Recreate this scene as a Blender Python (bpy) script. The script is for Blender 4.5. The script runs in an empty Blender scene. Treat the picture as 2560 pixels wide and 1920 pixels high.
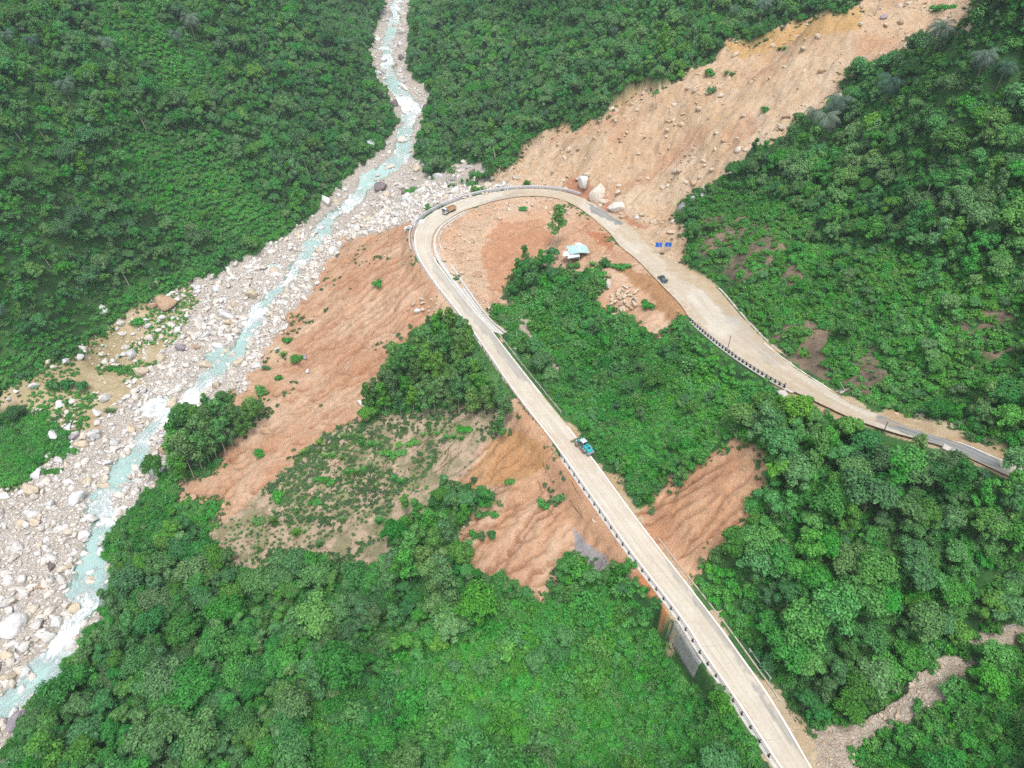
import bpy, math, random
import numpy as np
from mathutils import Vector, Matrix

rnd = random.Random(7)
rng = np.random.default_rng(7)
R = math.radians

# ------------------------------------------------------------------ camera, sky, sun, exposure
CAM_Z = 142.0
DEP = R(38.0)                 # camera looks down by this much
F = 1474.0                    # focal length in units of a 2212 wide picture
CX, CY = 1106.0, 829.5
scn = bpy.context.scene
class _Col:
    @property
    def objects(self): return bpy.context.scene.collection.objects
col = _Col()
cam_d = bpy.data.cameras.new("camera")
cam_d.sensor_width = 36.0
cam_d.lens = 36.0 * F / 2212.0
cam_d.clip_start = 1.0
cam_d.clip_end = 5000.0
cam = bpy.data.objects.new("camera", cam_d)
cam.location = (0, 0, CAM_Z)
cam.rotation_euler = (math.pi / 2 - DEP, 0, 0)
col.objects.link(cam)
scn.camera = cam

SUN_EL, SUN_AZ = R(68), R(172)     # soft high light from behind, through cloud
world = bpy.data.worlds.new("World")
scn.world = world
world.use_nodes = True
wn = world.node_tree
bg = wn.nodes["Background"]
sky = wn.nodes.new("ShaderNodeTexSky")
sky.sky_type = 'NISHITA'
sky.sun_disc = False
sky.sun_elevation = SUN_EL
sky.sun_rotation = SUN_AZ
sky.air_density = 1.0
sky.dust_density = 3.0
hs = wn.nodes.new("ShaderNodeHueSaturation")
hs.inputs['Saturation'].default_value = 0.35      # cloud cover: the sky light is nearly neutral
wn.links.new(sky.outputs[0], hs.inputs['Color'])
wn.links.new(hs.outputs[0], bg.inputs['Color'])
bg.inputs['Strength'].default_value = 0.15
sun_d = bpy.data.lights.new("sun", 'SUN')
sun_d.energy = 1.5
sun_d.angle = R(25)
sun_d.color = (1.0, 0.97, 0.92)
sun = bpy.data.objects.new("sun", sun_d)
sv = Vector((math.sin(SUN_AZ) * math.cos(SUN_EL), math.cos(SUN_AZ) * math.cos(SUN_EL), math.sin(SUN_EL)))
sun.rotation_euler = sv.to_track_quat('Z', 'Y').to_euler()
sun.location = (0, 0, 300)
col.objects.link(sun)
scn.view_settings.view_transform = 'Standard'
scn.view_settings.look = 'None'
scn.view_settings.gamma = 1.0
scn.view_settings.exposure = 0.6
scn.render.engine = 'CYCLES'
scn.cycles.max_bounces = 4
scn.cycles.diffuse_bounces = 3
scn.cycles.glossy_bounces = 2
scn.cycles.transmission_bounces = 2
scn.cycles.use_denoising = False
scn.cycles.use_adaptive_sampling = True
scn.cycles.adaptive_threshold = 0.02

# ------------------------------------------------------------------ picture <-> world
cd, sd = math.cos(DEP), math.sin(DEP)
def project(x, y, z):
    """world -> picture position"""
    dz = z - CAM_Z
    dep = y * cd - dz * sd
    up = y * sd + dz * cd
    dep = np.maximum(dep, 1e-3)
    return CX + F * x / dep, CY - F * up / dep, dep
def ray(px, py):
    a = (px - CX) / F
    b = (CY - py) / F
    return a, cd + b * sd, -sd + b * cd
def at_z(px, py, z):
    a, b, c = ray(px, py)
    t = (z - CAM_Z) / c
    return a * t, b * t

# ------------------------------------------------------------------ noise
def _hash(ix, iy, seed):
    h = (ix.astype(np.int64) * 374761393 + iy.astype(np.int64) * 668265263 + seed * 2147483647) & 0xffffffff
    h = ((h ^ (h >> 13)) * 1274126177) & 0xffffffff
    return ((h ^ (h >> 16)) & 0xffff) / 65535.0
def vnoise(x, y, seed=0):
    ix, iy = np.floor(x), np.floor(y)
    fx, fy = x - ix, y - iy
    fx = fx * fx * fx * (fx * (fx * 6 - 15) + 10)
    fy = fy * fy * fy * (fy * (fy * 6 - 15) + 10)
    a, b = _hash(ix, iy, seed), _hash(ix + 1, iy, seed)
    c, d = _hash(ix, iy + 1, seed), _hash(ix + 1, iy + 1, seed)
    return (a + (b - a) * fx) * (1 - fy) + (c + (d - c) * fx) * fy
def fbm(x, y, o=4, seed=0):
    s, a, t = 0, 0.5, 0
    for i in range(o):
        s = s + a * vnoise(x, y, seed + i * 17)
        t += a
        a *= 0.5
        x, y = x * 1.93 + 11.3 - y * 0.5, y * 1.93 + 3.7 + x * 0.5
    return s / t
def ridge(x, y, o=3, seed=0):
    s, a, t = 0, 0.5, 0
    for i in range(o):
        s = s + a * (1 - np.abs(2 * vnoise(x, y, seed + i * 31) - 1))
        t += a
        a *= 0.55
        x, y = x * 2.1 + 5.1, y * 2.1 + 9.2
    return s / t

# ------------------------------------------------------------------ road profile: outer edge, inner edge, height
ROAD = [(1722, 1715, 1795, 1725, -2), (1684, 1659, 1754, 1659, -2), (1590, 1515, 1670, 1515, -1.6), (1519, 1412, 1597, 1410, -1.3),
 (1469, 1334, 1540, 1332, -1), (1369, 1203, 1440, 1203, -.8), (1300, 1106, 1366, 1106, -.5), (1198, 961, 1259, 961, 0),
 (1114, 852, 1171, 852, .5), (1057, 768, 1104, 768, .8), (1020, 714, 1062, 714, 1), (983, 667, 1022, 667, 1.4), (936, 607, 974, 607, 2),
 (902, 553, 936, 553, 2.6), (894, 519, 933, 519, 3), (899, 494, 938, 504, 3.4), (917, 472, 948, 490, 3.8), (946, 453, 974, 470, 4.2),
 (981, 438, 1001, 455, 4.7), (1020, 425, 1032, 445, 5.2), (1069, 415, 1069, 434, 5.7), (1132, 409, 1118, 425, 6.4),
 (1190, 411, 1168, 424, 7), (1232, 419, 1208, 430, 7.6), (1270, 434, 1240, 443, 8.2), (1303, 453, 1266, 460, 8.8),
 (1336, 473, 1293, 482, 9.6), (1371, 497, 1318, 504, 10.6), (1402, 529, 1340, 532, 11.6), (1440, 559, 1377, 562, 12.8),
 (1498, 590, 1411, 597, 14), (1545, 620, 1438, 625, 15), (1577, 655, 1469, 657, 16.2), (1607, 690, 1495, 693, 17.4),
 (1657, 741, 1550, 741, 19.3), (1718, 788, 1612, 786, 21.3), (1784, 832, 1690, 833, 23.5), (1848, 872, 1768, 870, 25.5),
 (1916, 898, 1842, 904, 27.3), (2006, 932, 1930, 934, 29.5), (2090, 961, 2040, 965, 31.5), (2151, 987, 2107, 995, 33), (2250, 1025, 2215, 1045, 34.5)]
def catmull(P, n):
    P = np.array(P, float)
    Q = np.vstack([2 * P[0] - P[1], P, 2 * P[-1] - P[-2]])
    out = []
    for i in range(1, len(Q) - 2):
        for k in range(n):
            t = k / n
            a, b, c, d = Q[i - 1], Q[i], Q[i + 1], Q[i + 2]
            out.append(0.5 * ((2 * b) + (-a + c) * t + (2 * a - 5 * b + 4 * c - d) * t * t + (-a + 3 * b - 3 * c + d) * t ** 3))
    out.append(P[-1])
    return np.array(out)
_O = []; _I = []
for ox, oy, ix_, iy_, z in ROAD:
    _O.append((*at_z(ox, oy, z), z)); _I.append((*at_z(ix_, iy_, z), z))
RO, RI = catmull(_O, 5), catmull(_I, 5)        # outer and inner edge in metres
RC = (RO + RI) / 2
RHW = np.linalg.norm((RO - RI)[:, :2], axis=1) / 2

# ------------------------------------------------------------------ terrain control heights (picture position, height in metres)
CTRL = [(30,1650,-41),(140,1400,-39),(190,1200,-38),(250,1020,-37),(330,920,-35.5),(430,830,-34),(520,740,-32),(580,640,-29),(660,540,-25),
 (720,470,-21),(790,400,-15),(840,340,-9),(870,290,-4),(880,220,4),(850,150,12),(845,80,20),(865,0,30),
 (0,1300,-38),(0,1100,-37),(100,950,-35),(200,850,-33),(330,720,-31),(450,640,-29),
 (0,850,-29),(200,720,-28),(400,620,-26),(600,520,-20),(700,430,-14),(800,335,-5),(825,250,2),(810,100,20),(785,50,28),
 (0,700,-6),(0,500,22),(0,250,55),(0,0,85),(150,600,-4),(300,500,0),(450,400,8),(300,250,40),(300,0,78),(600,300,14),(600,0,66),(750,150,28),(770,0,44),(500,480,-8),(700,330,-2),
 (900,80,24),(940,190,10),(915,290,-2),(935,360,-8),(1000,385,-6),(1050,375,-3),
 (1100,300,12),(1000,300,2),(1200,200,32),(1300,100,52),(1300,0,68),(1000,100,36),(1000,0,56),(1500,0,80),(1500,130,57),(1800,0,90),(1800,60,78),(1650,60,72),
 (1250,380,13),(1300,300,28),(1200,330,14),(1140,370,8),(1500,300,38),(1500,200,50),(1450,450,16),(1400,350,24),(1470,500,17),(1700,250,55),(1700,120,66),(1900,20,88),(2000,60,86),(2100,0,99),(1850,180,68),(1350,420,14),(1600,350,40),
 (1600,430,32),(1700,320,47),(1900,210,70),(2200,0,108),(2200,200,85),(2200,400,68),(2200,600,54),(2200,800,42),(2200,940,35),(2050,900,31),(1900,400,52),(1900,600,40),(1900,800,30),(1700,500,34),(1700,650,26),(1600,560,24),(1530,520,21),
 (1130,650,-3),(1180,760,-6),(1230,860,-4),(1300,700,2),(1450,740,9),(1550,800,13),(1640,850,19),(1400,900,4),(1500,950,11),(1590,945,20),(1380,1065,.5),(1550,1100,12),(1650,1040,21),(1800,960,25),(1920,980,26),(2060,1010,30),
 (1250,640,5),(1240,545,7),(1080,500,3),(1150,560,4),(1200,480,6.5),(1030,560,1),(1060,640,-1),(1300,620,8.5),(1400,660,11.5),(1420,710,11),
 (1650,1250,8),(1900,1250,16),(2200,1150,28),(1800,1400,4),(2000,1300,12),(1620,1400,-1),(2200,1550,12),(2000,1600,3),(1850,1650,-3),(2200,1355,9),(1960,1465,2),(1780,1590,-5),(1480,1235,0),
 (1150,1000,-5),(1200,1150,-6),(1000,1000,-14),(800,1000,-22),(600,1000,-28),(450,1030,-33),(420,930,-33.5),(500,860,-31),(700,850,-23),(850,850,-13),(1000,850,-5),(900,700,-6),(750,700,-18),(650,650,-25),(850,550,-4),(750,560,-15),(870,490,-1),(800,500,-10),(870,430,-5),(950,412,0),
 (1000,1200,-16),(1200,1250,-10),(1390,1300,-6),(800,1200,-25),(600,1200,-31),(400,1200,-36),(300,1300,-37),(1430,1400,-12),(1540,1490,-9),(1200,1450,-15),(1000,1450,-20),(800,1450,-25),(600,1450,-30),(400,1450,-34),(250,1400,-37),
 (1200,1659,-15),(900,1659,-20),(600,1659,-26),(300,1659,-33),(1500,1659,-10),(1620,1650,-6),(100,1659,-38)]
P = [(*at_z(x, y, z), z) for x, y, z in CTRL]
P += [tuple(RC[i]) for i in range(0, len(RC), 5)]
P += [(-450, 330, 120), (-600, 650, 190), (-150, 1000, 170), (150, 1100, 170), (550, 650, 190), (450, 120, 110), (300, -60, 40), (-320, -60, -30), (0, -100, -20),
      (-520, 60, 70), (150, 720, 130), (-40, 860, 70), (350, 420, 150)]
P = np.array(P)
def kern(r2): return np.sqrt(r2 + 12.0 ** 2)
n = len(P)
D2 = (P[:, None, 0] - P[None, :, 0]) ** 2 + (P[:, None, 1] - P[None, :, 1]) ** 2
A = np.zeros((n + 3, n + 3))
A[:n, :n] = kern(D2) - np.eye(n) * 0.6
A[:n, n] = 1; A[:n, n + 1] = P[:, 0] / 300; A[:n, n + 2] = P[:, 1] / 300
A[n:, :n] = A[:n, n:].T
W = np.linalg.solve(A, np.concatenate([P[:, 2], [0, 0, 0]]))
GX, GY, GS = np.arange(-900, 901, 3.0), np.arange(-60, 1321, 3.0), 3.0
gx, gy = np.meshgrid(GX, GY)
GZ = W[n] + W[n + 1] * gx / 300 + W[n + 2] * gy / 300
for i in range(n):
    GZ += W[i] * kern((gx - P[i, 0]) ** 2 + (gy - P[i, 1]) ** 2)
GZ = np.clip(GZ, -46, 260)
def bil(G, x, y):
    u = np.clip((x - GX[0]) / GS, 0, len(GX) - 1.001); v = np.clip((y - GY[0]) / GS, 0, len(GY) - 1.001)
    i, j = u.astype(int), v.astype(int)
    a, b = u - i, v - j
    return (G[j, i] * (1 - a) + G[j, i + 1] * a) * (1 - b) + (G[j + 1, i] * (1 - a) + G[j + 1, i + 1] * a) * b
def base(x, y): return bil(GZ, x, y)

# ------------------------------------------------------------------ zones, outlined where they lie on the slopes
BED = [(845,-60),(825,30),(795,110),(800,150),(835,205),(855,260),(845,300),(800,345),(760,380),(725,405),(695,440),(665,470),(640,495),(560,540),(500,575),(420,610),
 (340,660),(260,720),(200,760),(100,800),(40,835),(60,870),(150,900),(190,930),(130,960),(75,1000),(55,1040),(0,1085),(-200,1150),(-200,1800),(0,1680),(40,1600),(80,1530),(95,1450),(160,1420),(205,1360),
 (228,1300),(216,1200),(240,1150),(290,1090),(345,1040),(378,1000),(388,920),(430,885),(500,860),(540,815),(560,765),(608,705),(655,645),(700,575),(742,520),(790,505),(860,480),(890,460),(930,430),(990,405),(1060,385),
 (1050,360),(1000,350),(960,365),(935,385),(898,345),(903,300),(925,250),(938,205),(905,180),(880,150),(888,90),(885,30),(905,-60)]
BANK = [(-200,900),(-50,880),(60,810),(150,765),(240,700),(320,650),(420,605),(430,640),(400,700),(330,780),(300,830),(250,880),(200,930),(130,960),(90,1000),(60,1050),(0,1085),(-200,1150)]
SLIDE = [(1060,388),(1110,350),(1150,295),(1200,275),(1260,264),(1300,262),(1330,225),(1380,188),(1430,190),(1480,160),(1530,130),(1570,92),(1640,82),(1740,45),(1850,20),(1860,-80),
 (2150,-80),(2110,20),(2080,70),(2030,100),(1970,110),(1900,150),(1830,165),(1840,205),(1750,245),(1700,300),(1640,325),(1600,352),(1570,390),(1500,420),(1465,450),(1475,500),(1500,560),(1545,620),
 (1440,575),(1400,545),(1370,505),(1300,460),(1230,425),(1100,415)]
LEFT = [(905,555),(893,500),(880,480),(850,490),(742,520),(700,575),(655,645),(608,705),(560,765),(540,815),(500,860),(480,890),(570,900),(480,990),(400,1045),(395,1085),(470,1090),(450,1160),(440,1200),
 (520,1110),(640,985),(700,940),(790,900),(800,860),(850,800),(890,735),(950,700),(1000,700),(1020,720),(983,667),(936,607)]
UPRIVER = [(1060,388),(990,405),(930,430),(893,465),(880,490),(900,500),(917,472),(946,453),(1020,425),(1130,408)]
SCRUB = [(440,1200),(450,1150),(540,1085),(640,985),(700,940),(790,905),(930,880),(1090,870),(1130,900),(1100,930),(1050,960),(985,1050),(930,1090),(870,1150),(860,1220),(830,1270),(700,1205),(560,1255)]
MID = [(1100,870),(1130,880),(1170,930),(1200,965),(1300,1110),(1370,1205),(1450,1320),(1450,1350),(1400,1310),(1330,1225),(1240,1205),(1215,1240),(1185,1285),(1080,1260),(1015,1250),(1000,1200),(1000,1130),(1060,1080),(985,1050),(1050,955),(1100,925)]
SCAR = [(1590,935),(1662,990),(1640,1080),(1590,1160),(1530,1200),(1495,1240),(1475,1245),(1370,1085),(1420,1060),(1480,1020)]
HAIR = [(928,519),(932,495),(990,448),(1109,418),(1206,429),(1270,461),(1332,529),(1377,560),(1489,679),(1490,695),(1440,725),(1390,730),(1372,700),(1340,690),(1290,660),(1300,600),(1220,592),(1150,562),(1110,590),(1090,640),(1064,665),(1112,732),(1085,740),(1040,700),(976,618),(936,558)]
SHOULD = [(1480,550),(1520,575),(1600,655),(1660,722),(1740,790),(1830,850),(1900,880),(2050,905),(2110,945),(2260,985),(2260,1060),(2150,1010),(2060,990),(1950,962),(1850,925),(1750,885),(1690,870),(1640,812),(1700,800),(1600,700)]
SHOUL2 = [(1175,870),(1262,955),(1370,1085),(1475,1245),(1600,1400),(1700,1540),(1800,1680),(1700,1680),(1540,1440),(1300,1110)]
SHOUL1 = [(1110,870),(1198,955),(1300,1100),(1469,1320),(1530,1412),(1700,1680),(1660,1680),(1590,1560),(1530,1490),(1450,1400),(1380,1260),(1280,1110),(1180,965)]
STREAM = [(2280,1325),(2200,1340),(2140,1358),(2090,1388),(2020,1428),(1956,1462),(1900,1540),(1832,1568),(1735,1583),(1735,1610),(1797,1685),(1870,1685),(1855,1628),(1905,1582),(1994,1535),(2088,1487),(2098,1431),(2144,1402),(2280,1380)]
FILL = [(690,575),(742,512),(850,462),(900,430),(945,415),(905,505),(862,505),(760,545)]
GREENB = [(-200,900),(40,872),(100,895),(150,935),(165,965),(110,990),(85,1015),(60,1050),(-200,1110)]
SCRUBG = [(560,1060),(660,960),(800,905),(1090,870),(1120,930),(1040,960),(960,1010),(860,1050),(760,1110),(620,1130)]
GAP = [(365,1565),(440,1505),(435,1570),(400,1625)]
GAP2 = [(1180,1530),(1290,1530),(1300,1500),(1200,1500)]
GULLY = [(1120,690),(1140,690),(1170,740),(1200,790),(1215,825),(1190,825),(1150,750)]
BARE = [[(1490,480),(1560,455),(1640,470),(1690,520),(1640,600),(1580,590),(1520,540)],[(1650,700),(1760,690),(1850,730),(1900,790),(1960,840),(1870,850),(1780,800),(1700,750)],
        [(2020,690),(2110,650),(2200,680),(2212,760),(2120,790),(2060,740)],[(1700,560),(1760,550),(1740,620),(1700,610)]]
BUSH = [[(1000,1400),(1090,1270),(1200,1290),(1240,1215),(1330,1240),(1420,1330),(1440,1420),(1560,1500),(1660,1680),(560,1680),(700,1540),(850,1450)],
        [(1060,665),(1095,640),(1110,590),(1150,565),(1220,595),(1300,600),(1290,660),(1372,700),(1390,735),(1440,725),(1490,700),(1570,770),(1640,815),(1600,930),(1480,1015),(1380,1065),(1260,950),(1160,800)],
        BANK, [(180,0),(330,20),(430,100),(475,175),(420,235),(330,195),(230,95)], [(330,285),(450,335),(565,430),(625,500),(520,560),(380,505),(300,410),(225,330)],
        [(1475,440),(1560,400),(1700,440),(1800,520),(2000,560),(2212,640),(2212,800),(2100,880),(1900,870),(1660,715),(1520,570)],
        [(1480,1245),(1530,1205),(1640,1250),(1640,1350),(1580,1370)], [(0,760),(100,700),(250,640),(450,560),(620,500),(640,495),(420,610),(240,700),(60,810),(-60,860)],
        [(1800,1680),(1850,1620),(1990,1540),(2100,1480),(2212,1400),(2212,1680)], [(220,1130),(350,1050),(400,1060),(470,1095),(440,1150),(300,1200)]]
def inpoly(px, py, poly):
    r = np.zeros(px.shape, bool)
    x = [p[0] for p in poly]; y = [p[1] for p in poly]
    j = len(poly) - 1
    for i in range(len(poly)):
        if y[i] != y[j]:
            c = ((y[i] > py) != (y[j] > py)) & (px < (x[j] - x[i]) * (py - y[i]) / (y[j] - y[i]) + x[i])
            r ^= c
        j = i
    return r
# water course: picture position, half width in metres
WAT = [(864,-30,3.5),(855,20,4),(845,60,4),(835,95,4.5),(838,140,4),(848,180,5),(875,215,7),(890,240,6),(872,290,5),(868,330,5.5),(838,362,5),(790,398,4.5),(768,430,3.5),
 (722,465,3.5),(690,500,3.5),(655,560,3.5),(625,602,3.2),(584,637,3.2),(552,685,4.5),(514,755,5),(460,805,5),(415,855,5),(353,912,3.8),(319,939,3.6),(286,990,4.2),(262,1028,4.6),(210,1088,4.6),
 (228,1126,3.2),(200,1180,3.4),(190,1257,6),(192,1300,5),(161,1341,4),(140,1385,4),(100,1440,4.5),(60,1478,3.5),(15,1515,3),(-60,1570,3)]
def zat(px, py):
    """height of the ground met by the sight line"""
    px = np.atleast_1d(np.array(px, float)); py = np.atleast_1d(np.array(py, float))
    a, b, c = ray(px, py)
    t = np.full(px.shape, 70.0); done = np.zeros(px.shape, bool); t0 = t.copy()
    for k in range(900):
        h = CAM_Z + c * t - base(a * t, b * t)
        hit = (h <= 0) & ~done
        done |= hit
        t0 = np.where(done, t0, t)
        t = np.where(done, t, t + 1.5)
        if done.all(): break
    lo, hi = t0, t
    for k in range(18):
        m = (lo + hi) / 2
        h = CAM_Z + c * m - base(a * m, b * m)
        lo = np.where(h > 0, m, lo); hi = np.where(h > 0, hi, m)
    return a * hi, b * hi, base(a * hi, b * hi), hi
_w = np.array(WAT)
wx, wy, _, _ = zat(_w[:, 0], _w[:, 1])
WLINE = catmull(np.c_[wx, wy, _w[:, 2]], 4)
POOLS = [(336,875,7,4),(470,770,7,5),(330,1010,4,3),(800,310,3,3),(590,580,5,3),(265,1000,4,3)]
def segdist(x, y, L):
    """distance to polyline, arc position index, signed side"""
    best = np.full(x.shape, 1e9); idx = np.zeros(x.shape)
    for i in range(len(L) - 1):
        ax, ay = L[i, 0], L[i, 1]; dx, dy = L[i + 1, 0] - ax, L[i + 1, 1] - ay
        t = np.clip(((x - ax) * dx + (y - ay) * dy) / (dx * dx + dy * dy + 1e-9), 0, 1)
        d = np.hypot(x - ax - dx * t, y - ay - dy * t)
        m = d < best
        best = np.where(m, d, best); idx = np.where(m, i + t, idx)
    return best, idx
def grid_of(fn):
    s = fn(gx.ravel(), gy.ravel())
    return [q.reshape(gx.shape) for q in s]
_far = (gx ** 2 + (gy - 250) ** 2) > 900 ** 2
def water_d(x, y):
    d, i = segdist(x, y, WLINE)
    w = np.interp(i, np.arange(len(WLINE)), WLINE[:, 2]) * .88
    r = d - w + (fbm(x * .22, y * .22, 3, 44) - .5) * 5.0
    for px, py, ra, rb in POOLS:
        qx, qy, _, _ = zat(px, py)
        r = np.minimum(r, np.hypot(x - qx, y - qy) - (ra + rb) / 2)
    return r, i
WD, WI = grid_of(water_d)
# zone codes
Z_FOREST, Z_BUSH, Z_BED, Z_BANK, Z_SLIDE, Z_LEFT, Z_SCRUB, Z_MID, Z_SCAR, Z_HAIR, Z_SHOULD, Z_STREAM, Z_BARE, Z_FIELD = range(14)
def zone(x, y, jit=1.0):
    z = base(x, y)
    px, py, dep = project(x, y, z)
    s = jit * F / dep
    px = px + (fbm(x * .12, y * .12, 3, 5) - .5) * 9 * s + (fbm(x * .6, y * .6, 2, 6) - .5) * 3.4 * s
    py = py + (fbm(x * .12, y * .12, 3, 8) - .5) * 5 * s + (fbm(x * .6, y * .6, 2, 9) - .5) * 1.6 * s
    c = np.zeros(x.shape, int)
    for p in BUSH: c[inpoly(px, py, p)] = Z_BUSH
    rag = fbm(x * .16, y * .16, 3, 57) + (fbm(x * .7, y * .7, 2, 58) - .5) * .35
    for q_, p in enumerate(BARE): c[inpoly(px, py, p) & (rag > (.40, .44, .46, .44)[q_])] = Z_BARE
    for p, k in ((FILL, Z_BED), (BED, Z_BED), (BANK, Z_BANK), (SLIDE, Z_SLIDE), (LEFT, Z_LEFT), (UPRIVER, Z_BED), (SCRUB, Z_SCRUB), (SHOUL1, Z_SHOULD), (SHOUL2, Z_SHOULD), (MID, Z_MID), (SCAR, Z_SCAR), (HAIR, Z_HAIR),
                 (SHOULD, Z_SHOULD), (STREAM, Z_STREAM), (GAP, Z_SCRUB), (GAP2, Z_SCRUB), (GULLY, Z_STREAM)):
        c[inpoly(px, py, p)] = k
    c[inpoly(px, py, GREENB)] = Z_BUSH
    return c
FLOW = {Z_SLIDE: ((1500, 250), (1350, 380)), Z_LEFT: ((880, 620), (700, 830)), Z_MID: ((1180, 960), (1050, 1230)), Z_SCAR: ((1600, 980), (1480, 1200)), Z_HAIR: ((1230, 560), (1060, 640)),
        Z_SCRUB: ((980, 950), (700, 1150)), Z_SHOULD: ((1200, 960), (1400, 1250)), Z_BARE: ((1850, 650), (1650, 800))}
FDIR = {}
for k, (p, q) in FLOW.items():
    X, Y, _, _ = zat([p[0], q[0]], [p[1], q[1]])
    d = np.array([X[1] - X[0], Y[1] - Y[0]]); FDIR[k] = d / np.linalg.norm(d)
def flow_uv(x, y, c):
    u = x.copy(); v = y.copy()
    for k, d in FDIR.items():
        m = c == k
        if not m.any(): continue
        wv = (fbm(x[m] * .05, y[m] * .05, 2, 40 + k) - .5) * 14
        u[m] = x[m] * d[1] - y[m] * d[0] + wv
        v[m] = x[m] * d[0] + y[m] * d[1]
    return u, v
ROADD, ROADI = grid_of(lambda x, y: segdist(x, y, RC))
# gullies: rain running down the bare slopes, gathered cell by cell from the top
def carve():
    st = .8; xs = np.arange(-140, 340, st); ys = np.arange(110, 560, st)
    X, Y = np.meshgrid(xs, ys)
    Hh = base(X, Y) + (fbm(X * .10, Y * .10, 3, 21) - .5) * 3.0 + (fbm(X * .5, Y * .5, 3, 22) - .5) * 1.0 + rng.uniform(-.12, .12, X.shape)
    ny, nx = Hh.shape; best = np.zeros(Hh.shape); tgt = np.full(Hh.shape, -1)
    I = np.arange(ny * nx).reshape(ny, nx)
    for dj in (-1, 0, 1):
        for di in (-1, 0, 1):
            if di == 0 and dj == 0: continue
            sh = np.full(Hh.shape, 1e9); a0, a1 = max(0, -dj), ny - max(0, dj); b0, b1 = max(0, -di), nx - max(0, di)
            sh[a0:a1, b0:b1] = Hh[a0 + dj:a1 + dj, b0 + di:b1 + di]
            sl = (Hh - sh) / math.hypot(di, dj)
            m = sl > best
            best = np.where(m, sl, best); tgt = np.where(m, I + dj * nx + di, tgt)
    acc = np.ones(ny * nx).tolist(); tg = tgt.ravel().tolist()
    for k in np.argsort(-Hh.ravel()).tolist():
        t = tg[k]
        if t >= 0: acc[t] += acc[k]
    a = np.array(acc).reshape(ny, nx)
    g = np.clip((np.log(a) - 1.9) / 2.8, 0, 1)
    def blur(q, w): 
        p = np.pad(q, 1, mode='edge')
        return (q * w + (p[:-2, 1:-1] + p[2:, 1:-1] + p[1:-1, :-2] + p[1:-1, 2:]) * (1 - w) / 4)
    sharp = blur(g, .85); wide = blur(blur(blur(g, .3), .3), .3)
    return xs, ys, st, sharp, wide
CARVE = carve()
def carved(x, y, which):
    xs, ys, st, *Gs = CARVE; G = Gs[which]
    u = (x - xs[0]) / st; v = (y - ys[0]) / st
    ok = (u > 0) & (u < len(xs) - 2) & (v > 0) & (v < len(ys) - 2)
    u = np.clip(u, 0, len(xs) - 2.01); v = np.clip(v, 0, len(ys) - 2.01); i, j = u.astype(int), v.astype(int); a, b = u - i, v - j
    return ok * ((G[j, i] * (1 - a) + G[j, i + 1] * a) * (1 - b) + (G[j + 1, i] * (1 - a) + G[j + 1, i + 1] * a) * b)
def height(x, y, c=None, full=False):
    """final ground height"""
    if c is None: c = zone(x, y)
    z = base(x, y)
    wd = bil(WD, x, y)
    soft = np.isin(c, (Z_SLIDE, Z_LEFT, Z_MID, Z_SCAR, Z_SCRUB, Z_HAIR, Z_SHOULD, Z_BARE))
    u, v = flow_uv(x, y, c)
    rill = np.where(soft, carved(x, y, 0), 0)
    amp = np.select([c == Z_SLIDE, c == Z_LEFT, c == Z_HAIR, c == Z_SCAR, c == Z_MID, c == Z_SCRUB], [.8, 1.7, 1.5, 1.5, 1.4, .9], 0)
    big_ = np.where(soft, carved(x, y, 1), 0) * np.where(c == Z_SLIDE, 2.0, 2.2) * (amp > 0)
    nz = (fbm(x * .09, y * .09, 4, 21) - .5)
    nf = (fbm(x * .45, y * .45, 3, 22) - .5)
    z = z + np.where(soft, -rill * amp - big_ + nz * np.where(c == Z_SLIDE, 8.0, 3.0) + nf * np.where(c == Z_SLIDE, 2.6, 1.0), 0)
    z = z + np.where((c == Z_BED) | (c == Z_BANK) | (c == Z_STREAM), nz * 1.6 + nf * .9, 0)
    z = z + np.where((c == Z_FOREST) | (c == Z_BUSH), nz * 5 + (fbm(x * .03, y * .03, 3, 25) - .5) * (9 * np.clip((wd - 15) / 40, 0, 1) + 12 * np.clip((wd - 35) / 50, 0, 1) * ((y > 330) | (x < -60))), 0)
    z = z - .9 * np.clip(1 - (wd + 1) / 2.5, 0, 1.2)
    # road bench
    near = bil(ROADD, x, y) < 40
    if near.any():
        xs, ys = x[near], y[near]
        d, i = segdist(xs, ys, RC[::2])
        i = i * 2
        ar = np.arange(len(RC))
        hw = np.interp(i, ar, RHW); rz = np.interp(i, ar, RC[:, 2])
        k0 = np.clip(i.astype(int), 0, len(RC) - 2)
        side = (RC[k0 + 1, 0] - RC[k0, 0]) * (ys - RC[k0, 1]) - (RC[k0 + 1, 1] - RC[k0, 1]) * (xs - RC[k0, 0])
        walled = (side > 0) & (i > 11) & (i < 22)
        t = np.clip((d - hw - np.where(walled, 1.6, .9)) / np.where(walled, .8, 6.0), 0, 1); t = t * t * (3 - 2 * t)
        zz = z[near]
        z[near] = (rz - .28) * (1 - t) + zz * t
        if full: dd = np.full(x.shape, 99.0); dd[near] = d - hw
    elif full: dd = np.full(x.shape, 99.0)
    if full: return z, c, rill, u, v, wd, dd, nz, nf
    return z
def on_ground(px, py):
    """world point of the ground seen at that picture position"""
    x, y, z, t = zat(px, py)
    for k in range(3):
        zf = height(x, y)
        a, b, c_ = ray(np.atleast_1d(np.array(px, float)), np.atleast_1d(np.array(py, float)))
        tt = (zf - CAM_Z) / c_
        x, y = .5 * x + .5 * a * tt, .5 * y + .5 * b * tt
    return x, y, height(x, y)
def ground_pt(px, py):
    x, y, z = on_ground([px], [py])
    return Vector((x[0], y[0], z[0]))
def gz(x, y): return float(height(np.array([float(x)]), np.array([float(y)]))[0])

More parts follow.
